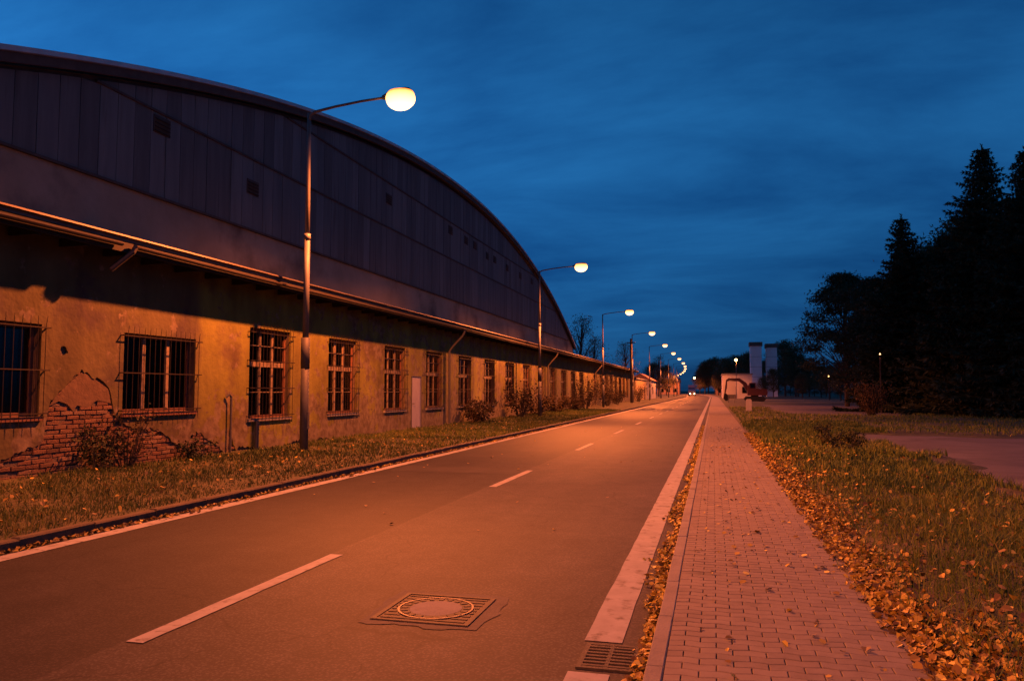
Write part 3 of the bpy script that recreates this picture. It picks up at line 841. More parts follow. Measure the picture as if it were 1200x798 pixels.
# thin undercoat still clinging to the peak of the bare patch
um = MB()
uc = [(10.9, 1.34), (11.1, 1.42), (11.28, 1.37), (11.42, 1.24), (11.5, 1.34), (11.75, 1.30), (11.95, 1.42), (12.15, 1.40), (12.30, 1.36), (12.25, 1.62), (12.0, 1.76), (11.6, 1.94), (11.3, 1.73), (11.05, 1.53)]
um.prism([(p[0], p[1]) for p in uc], 'x', WX - .005, WX + .03)
um.build("undercoat", M["undercoat"], wk)

# bricks, one by one, where the plaster is gone
brick_mes = []
for i in range(8):
    rr = random.Random(100 + i); b = MB(); j = lambda: rr.uniform(-.006, .006)
    L2, H2 = .128, .034
    b.v = [(-.05, -L2+j(), -H2+j()), (-.05, L2+j(), -H2+j()), (-.05, L2+j(), H2+j()), (-.05, -L2+j(), H2+j())]
    inner = [(-L2+.007+j(), -H2+.007+j()), (L2-.007+j(), -H2+.007+j()), (L2-.007+j(), H2-.007+j()), (-L2+.007+j(), H2-.007+j())]
    b.v += [(.012, b.v[q][1], b.v[q][2]) for q in range(4)]
    b.v += [(.022 + rr.uniform(-.006, .004), p[0], p[1]) for p in inner]
    for q in range(4):
        w_ = (q + 1) % 4
        b.f.append((q, w_, 4 + w_, 4 + q)); b.f.append((4 + q, 4 + w_, 8 + w_, 8 + q))
    b.f.append((8, 9, 10, 11))
    brick_mes.append(b)
brick_me = [[b.mesh("brick", m) for b in brick_mes] for m in M["brick"]]
nbk = 0
row = 0
zc = .10
uc_poly = uc
while zc < 1.95:
    yc = 8.3 + (.14 if row % 2 else 0)
    while yc < 16.2:
        lim = np.interp(yc, lowy, lowz)
        inside = zc < lim + .06 and not in_poly((yc, zc), uc_poly)
        win = any(a - .14 < yc < b + .14 and z0 - .03 < zc < z1 for (a, b, z0, z1, kd) in rects)
        if inside and not win and rnd.random() > .05 and nbk < 298:
            deep = rnd.random()
            o = link("brick", rnd.choice(brick_me[rnd.choice([0, 0, 1, 1, 2, 3])]), wall,
                     (WX + (0.006 if deep > .2 else -.012) + rnd.uniform(-.006, .004), yc + rnd.uniform(-.006, .006), zc + rnd.uniform(-.003, .003)))
            o.rotation_euler = (rnd.uniform(-.015, .015), 0, rnd.uniform(-.03, .03)); nbk += 1
        yc += .272
    zc += .079; row += 1

def window(a, b, z0, z1, kd):
    cy = (a + b) / 2
    wo = MB()
    fx0, fx1 = WX - .17, WX - .11
    fr = .07
    wo.box(fx0, fx1, a, a + fr, z0, z1); wo.box(fx0, fx1, b - fr, b, z0, z1)
    wo.box(fx0, fx1, a + fr, b - fr, z0, z0 + fr); wo.box(fx0, fx1, a + fr, b - fr, z1 - fr, z1)
    w = wo.build("window", M["frame_red"], wk)
    m = MB()
    if kd == 'A':
        for q in (.335, .665):
            yy = a + (b - a) * q; m.box(fx0 - .01, fx1 + .012, yy - .042, yy + .042, z0 + fr, z1 - fr)
    else:
        tz = z0 + (z1 - z0) * .60
        m.box(fx0 - .01, fx1 + .014, a + fr, b - fr, tz - .06, tz + .06)
        for q in (.36, .66):
            yy = a + (b - a) * q
            m.box(fx0 - .005, fx1 + .008, yy - .038, yy + .038, z0 + fr, tz - .06)
            m.box(fx0 - .005, fx1 + .008, yy - .038, yy + .038, tz + .06, z1 - fr)
        for zz in (z0 + (tz - z0) * .48, tz + (z1 - tz) * .52):
            m.box(fx0 + .005, fx1, a + fr, b - fr, zz - .010, zz + .010)
    m.build("mullion", M["frame"], w)
    p = MB(); p.box(fx0 + .02, fx0 + .026, a + fr - .01, b - fr + .01, z0 + fr - .01, z1 - fr + .01)
    p.build("pane", M["glass"], w)
    s = MB(); s.box(WX - .11, WX + .10, a - .05, b + .05, z0 - .07, z0 - .002)
    s.build("sill", M["concrete"] if kd == 'B' else M["frame_red"], w)
    gr = MB(); gx = WX + .13
    nbar = int((b - a) / .15)
    for i in range(nbar + 1):
        yy = a + (b - a) * i / nbar
        jt = rnd.uniform(-.02, .02)
        gr.tube([(gx + rnd.uniform(-.01, .01), yy + jt, z0 - .17), (gx, yy, z0 + .02), (gx, yy, z1 - .02), (gx + .01, yy + jt, z1 + .13)], [.003, .0065, .0065, .003], 5)
    hz = [z0 + .05, (z0 + z1) / 2, z1 - .06] if kd == 'A' else [z0 + .06, z0 + .75, z0 + 1.42, z1 - .12]
    for zz in hz:
        gr.box(gx - .005, gx + .010, a - .09, b + .09, zz - .010, zz + .010)
        for yy in (a - .09, b + .09): gr.box(WX - .02, gx + .01, yy - .012, yy + .012, zz - .010, zz + .010)
    gr.build("window_grille", M["iron"], wk)
for q in rects:
    if q[4] in 'AB': window(*q)
# pale door
(a, b, z0, z1) = (27.32, 28.35, .12, 2.17)
d = MB(); d.box(WX - .06, WX + .03, a + .04, b - .04, z0, z1 - .04); dr = d.build("door", M["door"], wk)
d = MB(); d.box(WX - .08, WX + .056, a - .0, a + .04, z0, z1); d.box(WX - .08, WX + .056, b - .04, b, z0, z1); d.box(WX - .08, WX + .056, a + .04, b - .04, z1 - .04, z1)
d.build("door_frame", M["galv_dark"], dr)
d = MB(); d.tube([(WX + .03, a + .13, 1.12), (WX + .085, a + .13, 1.12), (WX + .085, a + .25, 1.12)], .011, 6); d.build("handle", M["iron"], dr)
hd = [q for q in rects if q[4] == 'H'][0]
d = MB(); d.box(WX - .25, WX - .18, hd[0], hd[1], .1, 2.5); dr = d.build("door", M["frame_red"], wk)
d = MB(); d.tube([(WX - .18, hd[0] + .12, 1.1), (WX - .13, hd[0] + .12, 1.1), (WX - .13, hd[0] + .24, 1.1)], .011, 6); d.build("handle", M["iron"], dr)

# lean-to roof, soffit boards, rafter tails, gutter
rf = MB()
rf.prism([(-10.39, EZ + .14), (-16.0, 5.42), (-16.0, 5.30), (-10.39, EZ + .05)], 'y', AY0 - .3, AY1 + .3)
roof = rf.build("roof", M["roof"], wk)
e = MB(); e.prism([(-10.30, EZ + .145), (-10.65, EZ + .215), (-10.65, EZ + .20), (-10.31, EZ + .13), (-10.30, EZ + .112), (-10.29, EZ + .112)], 'y', AY0 - .3, AY1 + .3)
e.build("drip_edge", M["zinc"], roof)
e = MB(); e.box(-10.38, -10.34, AY0 - .2, AY1 + .2, EZ - .16, EZ + .02); e.build("fascia_board", M["dark_wood"], roof)
e = MB(); e.box(-10.94, -10.39, AY0 - .2, AY1 + .2, EZ - .05, EZ + .0); e.build("soffit", M["dark_wood"], roof)
rt = MB(); rt.box(-.275, .275, -.05, .05, -.07, .07); rt_me = rt.mesh("rafter_tail", M["dark_wood"])
for yy in np.arange(3.0, 60, 1.0): link("rafter_tail", rt_me, roof, (-10.67, yy, EZ - .122))

def gutter(y0, y1, sag=0.0):
    mb = MB(); n = 9; seg = max(1, int((y1 - y0) / 3))
    ys = np.linspace(y0, y1, seg + 1)
    for i, yy in enumerate(ys):
        dz = sag * math.sin(math.pi * i / max(1, seg)) + rnd.uniform(-.008, .008)
        for k in range(n):
            t = math.pi + math.pi * k / (n - 1)
            mb.v.append((-10.24 + .062 * math.cos(t), yy, EZ - .03 + dz + .062 * math.sin(t)))
        for k in range(n - 1, -1, -1):
            t = math.pi + math.pi * k / (n - 1)
            mb.v.append((-10.24 + .057 * math.cos(t), yy, EZ - .03 + dz + .057 * math.sin(t)))
    m2 = 2 * n
    for i in range(seg):
        for k in range(m2):
            k2 = (k + 1) % m2
            mb.f.append((i*m2+k, i*m2+k2, (i+1)*m2+k2, (i+1)*m2+k))
    mb.f.append(tuple(range(m2))); mb.f.append(tuple(range(seg*m2+m2-1, seg*m2-1, -1)))
    mb.build("gutter", M["zinc"], wk)
gutter(AY0, 11.62, -.03); gutter(11.95, 31.5, -.03); gutter(31.52, 52, -.04); gutter(52.02, 74, -.02); gutter(74.02, AY1, -.03)
dp = MB(); dp.tube([(-10.23, 11.98, EZ - .02), (-10.26, 11.93, EZ - .14), (-10.45, 11.72, EZ - .42), (-10.50, 11.66, EZ - .5)], .05, 8)
dp.build("broken_downpipe", M["zinc"], wk)
for yy in (31.5, 52.0, 74.0, 95.0):
    dp = MB(); dp.tube([(-10.24, yy, EZ - .05), (-10.24, yy, EZ - .2), (-10.32, yy - .03, EZ - .36), (-10.72, yy - .12, EZ - .80), (-10.86, yy - .15, EZ - 1.0), (-10.86, yy - .15, .25)], .05, 8)
    dp.build("downpipe", M["zinc"] if yy > 40 else M["galv_dark"], wk)
# short pipes at the foot of the wall
p = MB(); p.tube([(-10.86, 15.92, .1), (-10.86, 15.92, 1.45), (-10.87, 15.86, 1.52), (-10.92, 15.80, 1.45)], .028, 8); p.build("vent_pipe", M["galv_dark"], wk)
p = MB(); p.tube([(-10.86, 17.0, .1), (-10.86, 17.0, .86)], .05, 8); p.build("drain_pipe", M["galv_dark"], wk)

# ================================================================== ARCHED HALL
HX = -16.0; HC, HR_, HTOP, HH = 48.5, 114.5, 14.8, 42.4
def arch(y): u = y - HC; return HTOP - (HR_ - math.sqrt(HR_ * HR_ - u * u))
hall = thing("arched_hall", (HX, HC, 0), "huge dark hall with a bow-shaped roof and sheet-clad gable", "hall")
ZB, ZS1, ZS2 = 7.38, 9.93, 12.25
ys = list(np.linspace(HC - HH + .2, HC + HH - .2, 60))
gw = MB()
top = [(y, min(arch(y) - .2, 7.9)) for y in ys]
gw.prism([(ys[0], .1)] + [(ys[-1], .1)] + top[::-1], 'x', HX - .4, HX)
gw.build("gable_wall", M["band"], hall)
bw = MB(); t2 = [(y, arch(y) - .3) for y in ys]
bw.prism([(ys[0], 7.0), (ys[-1], 7.0)] + t2[::-1], 'x', HX - .36, HX - .03)
bw.build("backing_wall", M["fascia"], hall)
e = MB(); e.box(HX + .001, HX + .10, HC - 39.6, HC + 39.6, ZB - .07, ZB); e.build("ledge", M["fascia"], hall)
for zz in (ZS1, ZS2):
    hw = math.sqrt(max(0, HR_**2 - (HR_ - (HTOP - zz - .45))**2))
    e = MB(); e.box(HX + .001, HX + .075, HC - hw, HC + hw, zz - .035, zz + .035); e.build("rail", M["fascia"], hall)
SW = .66
vents = [(19.6, 9.55), (46.2, 11.75), (49.4, 11.7), (51.4, 11.72), (54.5, 11.5), (56.5, 11.55), (60.2, 11.5), (64.6, 11.5), (69.0, 11.6), (36.5, 11.4), (24.4, 8.9)]
n0 = int(HC - HH) ; yy = HC - 41.9
while yy < HC + 41.6:
    y0, y1 = yy + .011, yy + SW - .011
    for (za, zb) in ((ZB, ZS1), (ZS1, ZS2), (ZS2, 15)):
        la, lb = arch(max(y0, HC - HH + .01)) - .42, arch(min(y1, HC + HH - .01)) - .42
        ta, tb = min(zb - .036, la), min(zb - .036, lb)
        if ta <= za + .05 or tb <= za + .05: continue
        dx = rnd.uniform(0, .012); tw = rnd.uniform(-.006, .006)
        if y1 < 10: continue
        mb = MB(); z0 = za + (.036 if za > ZB else .0)
        mb.prism([(y0 - tw, z0), (y1 - tw, z0), (y1 + tw, tb), (y0 + tw, ta)], 'x', HX - .028, HX + .018 + dx)
        mb.build("cladding_sheet", rnd.choice(M["sheet"]), hall, origin=(HX, (y0 + y1) / 2, z0))
    yy += SW
for (vy, vz) in vents:  # dark panel stands in for the shade of an open hole; slats added
    mb = MB(); mb.box(HX + .0, HX + .05, vy - .36, vy + .36, vz - .26, vz + .26); h_ = mb.build("vent_hole_panel", M["fascia"], hall)
    mb = MB(); 
    for q in range(4): mb.prism([(HX + .05, vz - .2 + q * .12), (HX + .09, vz - .24 + q * .12), (HX + .09, vz - .22 + q * .12), (HX + .05, vz - .18 + q * .12)], 'y', vy - .32, vy + .32)
    mb.build("added_louvre", M["iron"], h_)
def arch_band(name, x0, x1, lo, hi, m, parent):
    ysb = np.linspace(HC - HH, HC + HH, 97); mb = MB()
    for y in ysb:
        z = arch(y); mb.v += [(x0, y, z + lo), (x1, y, z + lo), (x1, y, z + hi), (x0, y, z + hi)]
    for i in range(96):
        for k in range(4):
            k2 = (k + 1) % 4; mb.f.append((4*i+k, 4*i+k2, 4*i+4+k2, 4*i+4+k))
    mb.f.append((0, 1, 2, 3)); mb.f.append((387, 386, 385, 384))
    return mb.build(name, m, parent)
rf = arch_band("roof", -62, HX + .34, -.05, .06, M["roof"], hall)
arch_band("fascia", HX + .20, HX + .30, -.30, -.052, M["fascia"], hall)
arch_band("soffit", HX + .03, HX + .199, -.16, -.06, M["fascia"], hall)
arch_band("edge_flashing", HX + .30, HX + .36, -.03, .10, M["roof_edge"], rf)
e = MB(); e.box(-62, HX - .41, HC + HH - .6, HC + HH - .22, 0, 6.75); e.build("side_wall", M["band"], hall)
e = MB(); e.box(-62, HX - .41, HC - HH + .22, HC - HH + .6, 0, 6.75); e.build("side_wall", M["band"], hall)

# ================================================================== STREET LAMPS
def lamp_light(name, watts, parent, loc, flip=-1):
    L = bpy.data.lights.new(name, 'POINT'); L.energy = watts; L.color = SODIUM; L.shadow_soft_size = .12
    L.use_nodes = True
    N, K = L.node_tree.nodes, L.node_tree.links
    em = next(n for n in N if n.type == 'EMISSION')
    # cut-off street luminaire: throws most light sideways along the road, little above
    tc = N.new("ShaderNodeTexCoord"); s = N.new("ShaderNodeSeparateXYZ"); K.new(tc.outputs["Normal"], s.inputs[0])
    c = N.new("ShaderNodeMath"); c.operation = 'MULTIPLY'; c.inputs[1].default_value = flip; K.new(s.outputs[2], c.inputs[0])
    rp = N.new("ShaderNodeValToRGB"); mr = N.new("ShaderNodeMapRange"); mr.inputs[1].default_value = -1; mr.inputs[2].default_value = 1
    K.new(c.outputs[0], mr.inputs[0]); K.new(mr.outputs[0], rp.inputs[0])
    els = rp.color_ramp.elements
    # ramp position = (cos+1)/2 measured from straight up (0) to straight down (1)
    stops = [(0.0, .0), (.48, .006), (.55, .03), (.62, .35), (.67, .9), (.82, 1.0), (.90, .65), (1.0, .45)]
    while len(els) < len(stops): els.new(.5)
    for i, (p_, v_) in enumerate(stops): els[i].position = p_; els[i].color = (v_, v_, v_, 1)
    # the reflector holds back light on the house side
    hs = N.new("ShaderNodeMapRange"); hs.interpolation_type = 'SMOOTHSTEP'
    hs.inputs[1].default_value = -.97; hs.inputs[2].default_value = -.58; hs.inputs[3].default_value = .02; hs.inputs[4].default_value = 1.0
    K.new(s.outputs[0], hs.inputs[0])
    ss = N.new("ShaderNodeMapRange"); ss.interpolation_type = 'SMOOTHSTEP'
    ss.inputs[1].default_value = .80; ss.inputs[2].default_value = .95; ss.inputs[3].default_value = 1.0; ss.inputs[4].default_value = .08
    K.new(s.outputs[0], ss.inputs[0])
    m0 = N.new("ShaderNodeMath"); m0.operation = 'MULTIPLY'; K.new(rp.outputs[0], m0.inputs[0]); K.new(ss.outputs[0], m0.inputs[1])
    ml = N.new("ShaderNodeMath"); ml.operation = 'MULTIPLY'; K.new(m0.outputs[0], ml.inputs[0]); K.new(hs.outputs[0], ml.inputs[1])
    K.new(ml.outputs[0], em.inputs["Strength"])
    o = bpy.data.objects.new(name, L); COL.objects.link(o); WL[o] = Vector(loc)
    o.parent = parent; o.location = Vector(loc) - WL[parent]
    return o

def street_lamp(y, label, group=None, lit=True, H=8.32):
    x = -9.58 + float(off(y)); zb = float(z_left(np.array([-9.58]), np.array([y]))[0]) if y > -13 else .14
    t = thing("street_lamp", (x, y, zb), label, "street lamp", group)
    m = MB(); m.tube([(x, y, zb - .1), (x, y, zb + 2.15)], [.105, .100], 14); m.tube([(x, y, zb + 2.0), (x, y, zb + 2.75)], .108, 14)
    b = m.build("base_sleeve", M["galv_dark"], t, smooth=True)
    m = MB(); m.box(x + .085, x + .114, y - .045, y + .045, zb + .55, zb + .95); m.build("hatch", M["galv_dark"], b)
    m = MB(); m.tube([(x, y, zb + 2.74), (x, y, zb + 5.2)], [.075, .068], 12); m.tube([(x, y, zb + 5.15), (x, y, zb + 5.3)], .082, 12)
    m.tube([(x, y, zb + 5.3), (x, y, zb + H)], [.058, .045], 12)
    m.build("pole", M["galv"], t, smooth=True)
    zt = zb + H
    m = MB(); m.tube([(x, y, zt - .22), (x + .02, y, zt - .05), (x + .16, y, zt + .02), (x + .7, y, zt + .10), (x + 1.4, y, zt + .17), (x + 2.0, y, zt + .20)], [.045, .042, .036, .032, .030, .030], 10)
    m.build("arm", M["galv"], t, smooth=True)
    hx, hz = x + 1.95, zt + .20
    m = MB()   # cobra housing, lofted sections along x
    secs = [(0, .05, -.035, .045), (.10, .085, -.03, .075), (.24, .13, .03, .135), (.62, .135, .05, .14), (.72, .10, .05, .115), (.76, .05, .05, .075)]
    for (sx, hw, lo, hi) in secs:
        for (yy_, zz_) in ((-hw, lo), (hw, lo), (hw, lo + (hi - lo) * .5), (hw * .6, hi), (-hw * .6, hi), (-hw, lo + (hi - lo) * .5)):
            m.v.append((hx + sx, y + yy_, hz + zz_ + sx * .06))
    for i in range(len(secs) - 1):
        for k in range(6):
            k2 = (k + 1) % 6; m.f.append((6*i+k, 6*i+k2, 6*i+6+k2, 6*i+6+k))
    m.f.append((5, 4, 3, 2, 1, 0)); m.f.append(tuple(6 * 5 + k for k in range(6)))
    hd = m.build("lamp_head", M["galv_dark"], t)
    m = MB()   # glass bowl below the housing, oversized to imitate the lamp's glare
    n = 14
    for j in range(10):
        ph = -.62 + (math.pi / 2 + .62) * j / 9; cr, dp_ = math.cos(ph), math.sin(ph)
        for k in range(n):
            a = 2 * math.pi * k / n
            m.v.append((hx + .47 + .37 * cr * math.cos(a), y + .29 * cr * math.sin(a), hz - .06 - .29 * dp_))
    for j in range(9):
        for k in range(n):
            k2 = (k + 1) % n; m.f.append((j*n+k, (j+1)*n+k, (j+1)*n+k2, j*n+k2))
    m.f.append(tuple(range(n)))
    m.build("lamp_bowl", M["bulb"], hd, smooth=True)
    if lit: lamp_light("lamp_light", LAMP_WATTS, t, (hx + .47, y, hz - .52))
    return t
LSP = 26.35
labs = {-1: "street lamp of the row one short of the lamp by the tall windows",
        0: "galvanised street lamp with dark sleeve between the first two tall barred windows",
        1: "slim street lamp beside the brown bushes, in front of the hall's far end",
        2: "street lamp beside the dark doorway, just past the end of the arched roof"}
for i in range(-1, 15):
    yl = 17.0 + LSP * i
    if i in labs: street_lamp(yl, labs[i])
    else: street_lamp(yl, "street lamp of the row running on past the arched hall", "street lamps farther down the road")

# ================================================================== MANHOLE + DRAIN
mx_, my_ = -2.0, 5.5
mh = thing("manhole_cover", (mx_, my_, 0), "square cast-iron manhole frame with a round concrete-filled lid in the road", "manhole")
S = .36
m = MB()
m.box(mx_-S, mx_+S, my_-S, my_-S+.035, -.02, .012); m.box(mx_-S, mx_+S, my_+S-.035, my_+S, -.02, .012)
m.box(mx_-S, mx_-S+.035, my_-S+.035, my_+S-.035, -.02, .012); m.box(mx_+S-.035, mx_+S, my_-S+.035, my_+S-.035, -.02, .012)
m.build("frame", M["castiron"], mh)
m = MB(); m.box(mx_-S+.035, mx_+S-.035, my_-S+.035, my_+S-.035, -.02, .006); bed = m.build("bed_plate", M["castiron"], mh)
for k in range(9):
    yy = my_ - S + .075 + k * .071
    dxr = math.sqrt(max(0, .285**2 - (yy - my_)**2)) if abs(yy - my_) < .285 else 0
    spans = [(mx_-S+.05, mx_+S-.05)] if dxr == 0 else ([(mx_-S+.05, mx_-dxr-.005), (mx_+dxr+.005, mx_+S-.05)] if S - .05 - dxr > .02 else [])
    for (a, b) in spans:
        m = MB(); m.box(a, b, yy-.012, yy+.012, .006, .011); m.build("rib", M["castiron"], bed)
def ring(mb, cx, cy, r0, r1, z0, z1, n=40):
    b = len(mb.v)
    for k in range(n):
        a = 2 * math.pi * k / n; c, s = math.cos(a), math.sin(a)
        mb.v += [(cx+r0*c, cy+r0*s, z0), (cx+r0*c, cy+r0*s, z1), (cx+r1*c, cy+r1*s, z1), (cx+r1*c, cy+r1*s, z0)]
    for k in range(n):
        a, c = b + 4*k, b + 4*((k+1) % n)
        for q in range(3): mb.f.append((a+q, c+q, c+q+1, a+q+1))
m = MB(); ring(m, mx_, my_, .265, .28, .005, .014); m.build("outer_ring", M["zinc"], mh)
m = MB(); ring(m, mx_, my_, .195, .265, .004, .009); lid = m.build("lid_rim", M["castiron"], mh)
for k in range(20):
    a = 2 * math.pi * (k + .5) / 20; c, s = math.cos(a), math.sin(a); q = MB()
    pts_ = [(mx_ + (rr*c - tt*s), my_ + (rr*s + tt*c)) for rr, tt in ((.207, -.016), (.255, -.020), (.255, .020), (.207, .016))]
    q.prism(pts_, 'z', .0085, .0135); q.build("lug", M["castiron"], lid)
m = MB(); pr = [(mx_ + .193*math.cos(2*math.pi*k/36), my_ + .193*math.sin(2*math.pi*k/36)) for k in range(36)]
m.prism(pr, 'z', -.01, .010); m.build("lid_infill", M["concrete"], mh)
m = MB(); bedp = []
for k in range(48):
    a = 2 * math.pi * k / 48; c, s_ = math.cos(a), math.sin(a); q = (S + .05 + .07 * float(vnoise(k * .7, 0, 91))) / max(abs(c), abs(s_))
    bedp.append((mx_ + .02 + q * c, my_ + q * s_, .004))
m.poly(bedp)
M["patch"] = mat("repair_mortar", (0.058, 0.053, 0.049), (0.10, 0.093, 0.086), 5, 0.85, bump=0.4, bscale=80)
m.build("mortar_bed", M["patch"], mh)

dx0, dx1, dy0, dy1 = -.80, -.46, DR0, DR1
dg = thing("drain_grate", (-.63, 4.77, 0), "rectangular iron drain grate in the gutter across the white edge line", "drain")
m = MB(); m.box(dx0, dx1, dy0, dy0+.03, -.03, .012); m.box(dx0, dx1, dy1-.03, dy1, -.03, .012); m.box(dx0, dx0+.03, dy0+.03, dy1-.03, -.03, .012); m.box(dx1-.03, dx1, dy0+.03, dy1-.03, -.03, .012)
m.build("frame", M["castiron"], dg)
m = MB(); m.box(dx0+.03, dx1-.03, dy0+.03, dy1-.03, -.05, .004); m.build("pit", M["rubber"], dg)
nb_ = 7
for k in range(nb_):
    yy = dy0 + .03 + (dy1 - dy0 - .06) * (k + .5) / nb_
    m = MB(); m.box(dx0+.03, dx1-.03, yy-.013, yy+.013, .0045, .0115); m.build("bar", M["castiron"], dg)
m = MB(); m.box((dx0+dx1)/2-.012, (dx0+dx1)/2+.012, dy0+.03, dy1-.03, .0042, .0105); m.build("cross_bar", M["castiron"], dg)

# ================================================================== TREES AND SHRUBS
def tri_tufts(cent, size, seed, k=3, dirv=None, flat=0.0):
    """k random triangles round every centre"""
    r = np.random.default_rng(seed); n = len(cent)
    c = np.repeat(cent, k, 0); s = np.repeat(size, k)[:, None]
    a = r.normal(0, 1, (n*k, 3)); a[:, 2] *= (1 - flat); a /= np.linalg.norm(a, axis=1)[:, None]
    if dirv is not None:
        a = a * .75 + np.repeat(dirv, k, 0); a /= np.linalg.norm(a, axis=1)[:, None]
    b = np.cross(a, r.normal(0, 1, (n*k, 3))); b /= np.linalg.norm(b, axis=1)[:, None] + 1e-9
    return np.stack([c - b*s*.22, c + b*s*.22, c + a*s], 1).reshape(-1, 3)

def spruce_mesh(H, Rad, seed):
    r = np.random.default_rng(seed); cs, ds, ss = [], [], []
    z = H * .05
    while z < H * .985:
        f = 1 - z / H
        nb_ = max(4, int(6 + 5 * f)); a0 = r.uniform(0, 6.28)
        for b in range(nb_):
            a = a0 + 2 * np.pi * b / nb_ + r.normal(0, .22)
            ln = (Rad * f ** .80) * r.uniform(.42, 1.22) + .14
            m_ = max(3, int(ln / .17)); u = np.linspace(.12, 1, m_)
            droop = -.42 * u * ln * (.35 + .65 * f) + .22 * u**3 * ln
            px, py, pz = np.cos(a)*u*ln, np.sin(a)*u*ln, z + droop + r.normal(0, .03, m_)
            for sd in (-1, 0, 1):
                sp = sd * .30 * ln * u * (1 - u) * 1.5
                cs.append(np.stack([px - np.sin(a)*sp, py + np.cos(a)*sp, pz - abs(sd) * .05], 1))
                d = np.tile([np.cos(a) * .8 - np.sin(a)*sd*.6, np.sin(a) * .8 + np.cos(a)*sd*.6, -.25], (m_, 1)); ds.append(d)
                ss.append(np.full(m_, .20 + .24 * f) * r.uniform(.7, 1.35, m_))
        z += (.17 + .26 * f) * r.uniform(.8, 1.2)
    cs.append(np.array([[0, 0, H - .1 * i] for i in range(8)])); ds.append(np.tile([0, 0, 1.], (8, 1))); ss.append(np.full(8, .22))
    c, d, s = np.concatenate(cs), np.concatenate(ds), np.concatenate(ss)
    return tri_tufts(c, s, seed + 1, 4, d), len(c)

def place_tree(name, mesh_trunk, mesh_crown, loc, label, group=None, rot=0, sc=1.0):
    t = thing(name, loc, label, "tree", group)
    a = bpy.data.objects.new("trunk", mesh_trunk); b = bpy.data.objects.new("crown", mesh_crown)
    for o in (a, b): COL.objects.link(o); o.parent = t
    t.rotation_euler = (0, 0, rot); t.scale = (sc, sc, sc)
    return t

def make_spruce(H, Rad, seed):
    v, n = spruce_mesh(H, Rad, seed)
    r = np.random.default_rng(seed + 5)
    o = soup("crown", v, 3, M["needles"], tint=r.random(n)); me = o.data; bpy.data.objects.remove(o)
    m = MB(); m.tube([(0, 0, -.2), (0, 0, H * .4), (0, 0, H * .97)], [.017 * H, .011 * H, .01], 9)
    return m.mesh("trunk", M["bark"]), me

def make_broad(H, Rad, seed, leafm, cl=140, per=60, lo=.25, ls=.17, spread=.55, pine=False):
    r = np.random.default_rng(seed); m = MB()
    m.tube([(0, 0, -.2), (.1, .05, H * .3), (-.05, .1, H * .62), (0, 0, H * .9)], [.02 * H, .016 * H, .010 * H, .02], 9)
    cents = []
    for i in range(cl):
        zf = lo + (1 - lo) * r.random() ** .8
        prof = math.sin(math.pi * min(1, max(.06, (zf - lo) / (1 - lo) * .86 + .14))) ** .6
        a = r.uniform(0, 6.28); q = Rad * prof * (.35 + .65 * r.random() ** .6) * (.7 + .55 * float(vnoise(a * 1.1, zf * 4, seed)))
        c = np.array([math.cos(a) * q, math.sin(a) * q, H * zf]); cents.append(c)
        if i % 2 == 0:
            zb_ = H * max(.18, zf - .18 - .12 * r.random()); mid = c * .55 + np.array([0, 0, zb_]) * .45 ; mid[2] += .1
            m.tube([(0, 0, zb_), tuple(mid), tuple(c)], [.006 * H, .0035 * H, .008], 5, cap=False)
    cents = np.array(cents)
    n = cl * per
    c = np.repeat(cents, per, 0) + r.normal(0, 1, (n, 3)) * np.array([spread, spread, spread * (.38 if pine else .7)])
    v = tri_tufts(c, np.full(n, ls) * r.uniform(.6, 1.4, n), seed + 3, 2)
    o = soup("crown", v, 3, leafm, tint=np.clip(np.repeat(r.random(cl), per) * .6 + .4 * r.random(n), 0, 1)); me = o.data; bpy.data.objects.remove(o)
    return m.mesh("trunk", M["bark"]), me

sp1 = make_spruce(17.6, 5.6, 300); sp2 = make_spruce(15.0, 4.6, 310)
pn1 = make_broad(13.4, 4.4, 320, M["needles"], 120, 130, .22, .24, .55, True)
br1 = make_broad(12.0, 4.2, 330, M["foliage"], 150, 80, .12, .22, .6)
br2 = make_broad(12.0, 3.6, 340, M["foliage"], 130, 70, .2, .24, .6)
brs = make_broad(11.0, 2.6, 350, M["foliage"], 80, 26, .25, .17, .5)      # half bare
def wpos(xp, w):
    L_ = (xp - 836) * w / 941.0
    return L_, (w + .25 * L_) / .968
def tree_at(kind, xp, w, H, baseH, label, group=None, rot=0., name="spruce_tree"):
    x, y = wpos(xp, w)
    place_tree(name, kind[0], kind[1], (x, y, .0), label, group, rot, H / baseH)
tree_at(sp1, 1161, 50, 17.6, 17.6, "tallest pointed spruce rising beside the dark yard", rot=.3)
tree_at(sp2, 1062, 60, 15.3, 15.0, "slim spruce with a forked tip, between the pine and the tallest spruce", rot=1.1)
tree_at(sp1, 1212, 45, 15.9, 17.6, "spruce at the outer edge of the conifer group, cut by the frame", rot=2.0)
tree_at(pn1, 992, 80, 13.4, 13.4, "spreading pine at the end of the conifer group towards the towers", rot=.4, name="pine_tree")
G = "dark trees filling the conifer group"
LB = "dark tree merging into the mass of the conifer group"
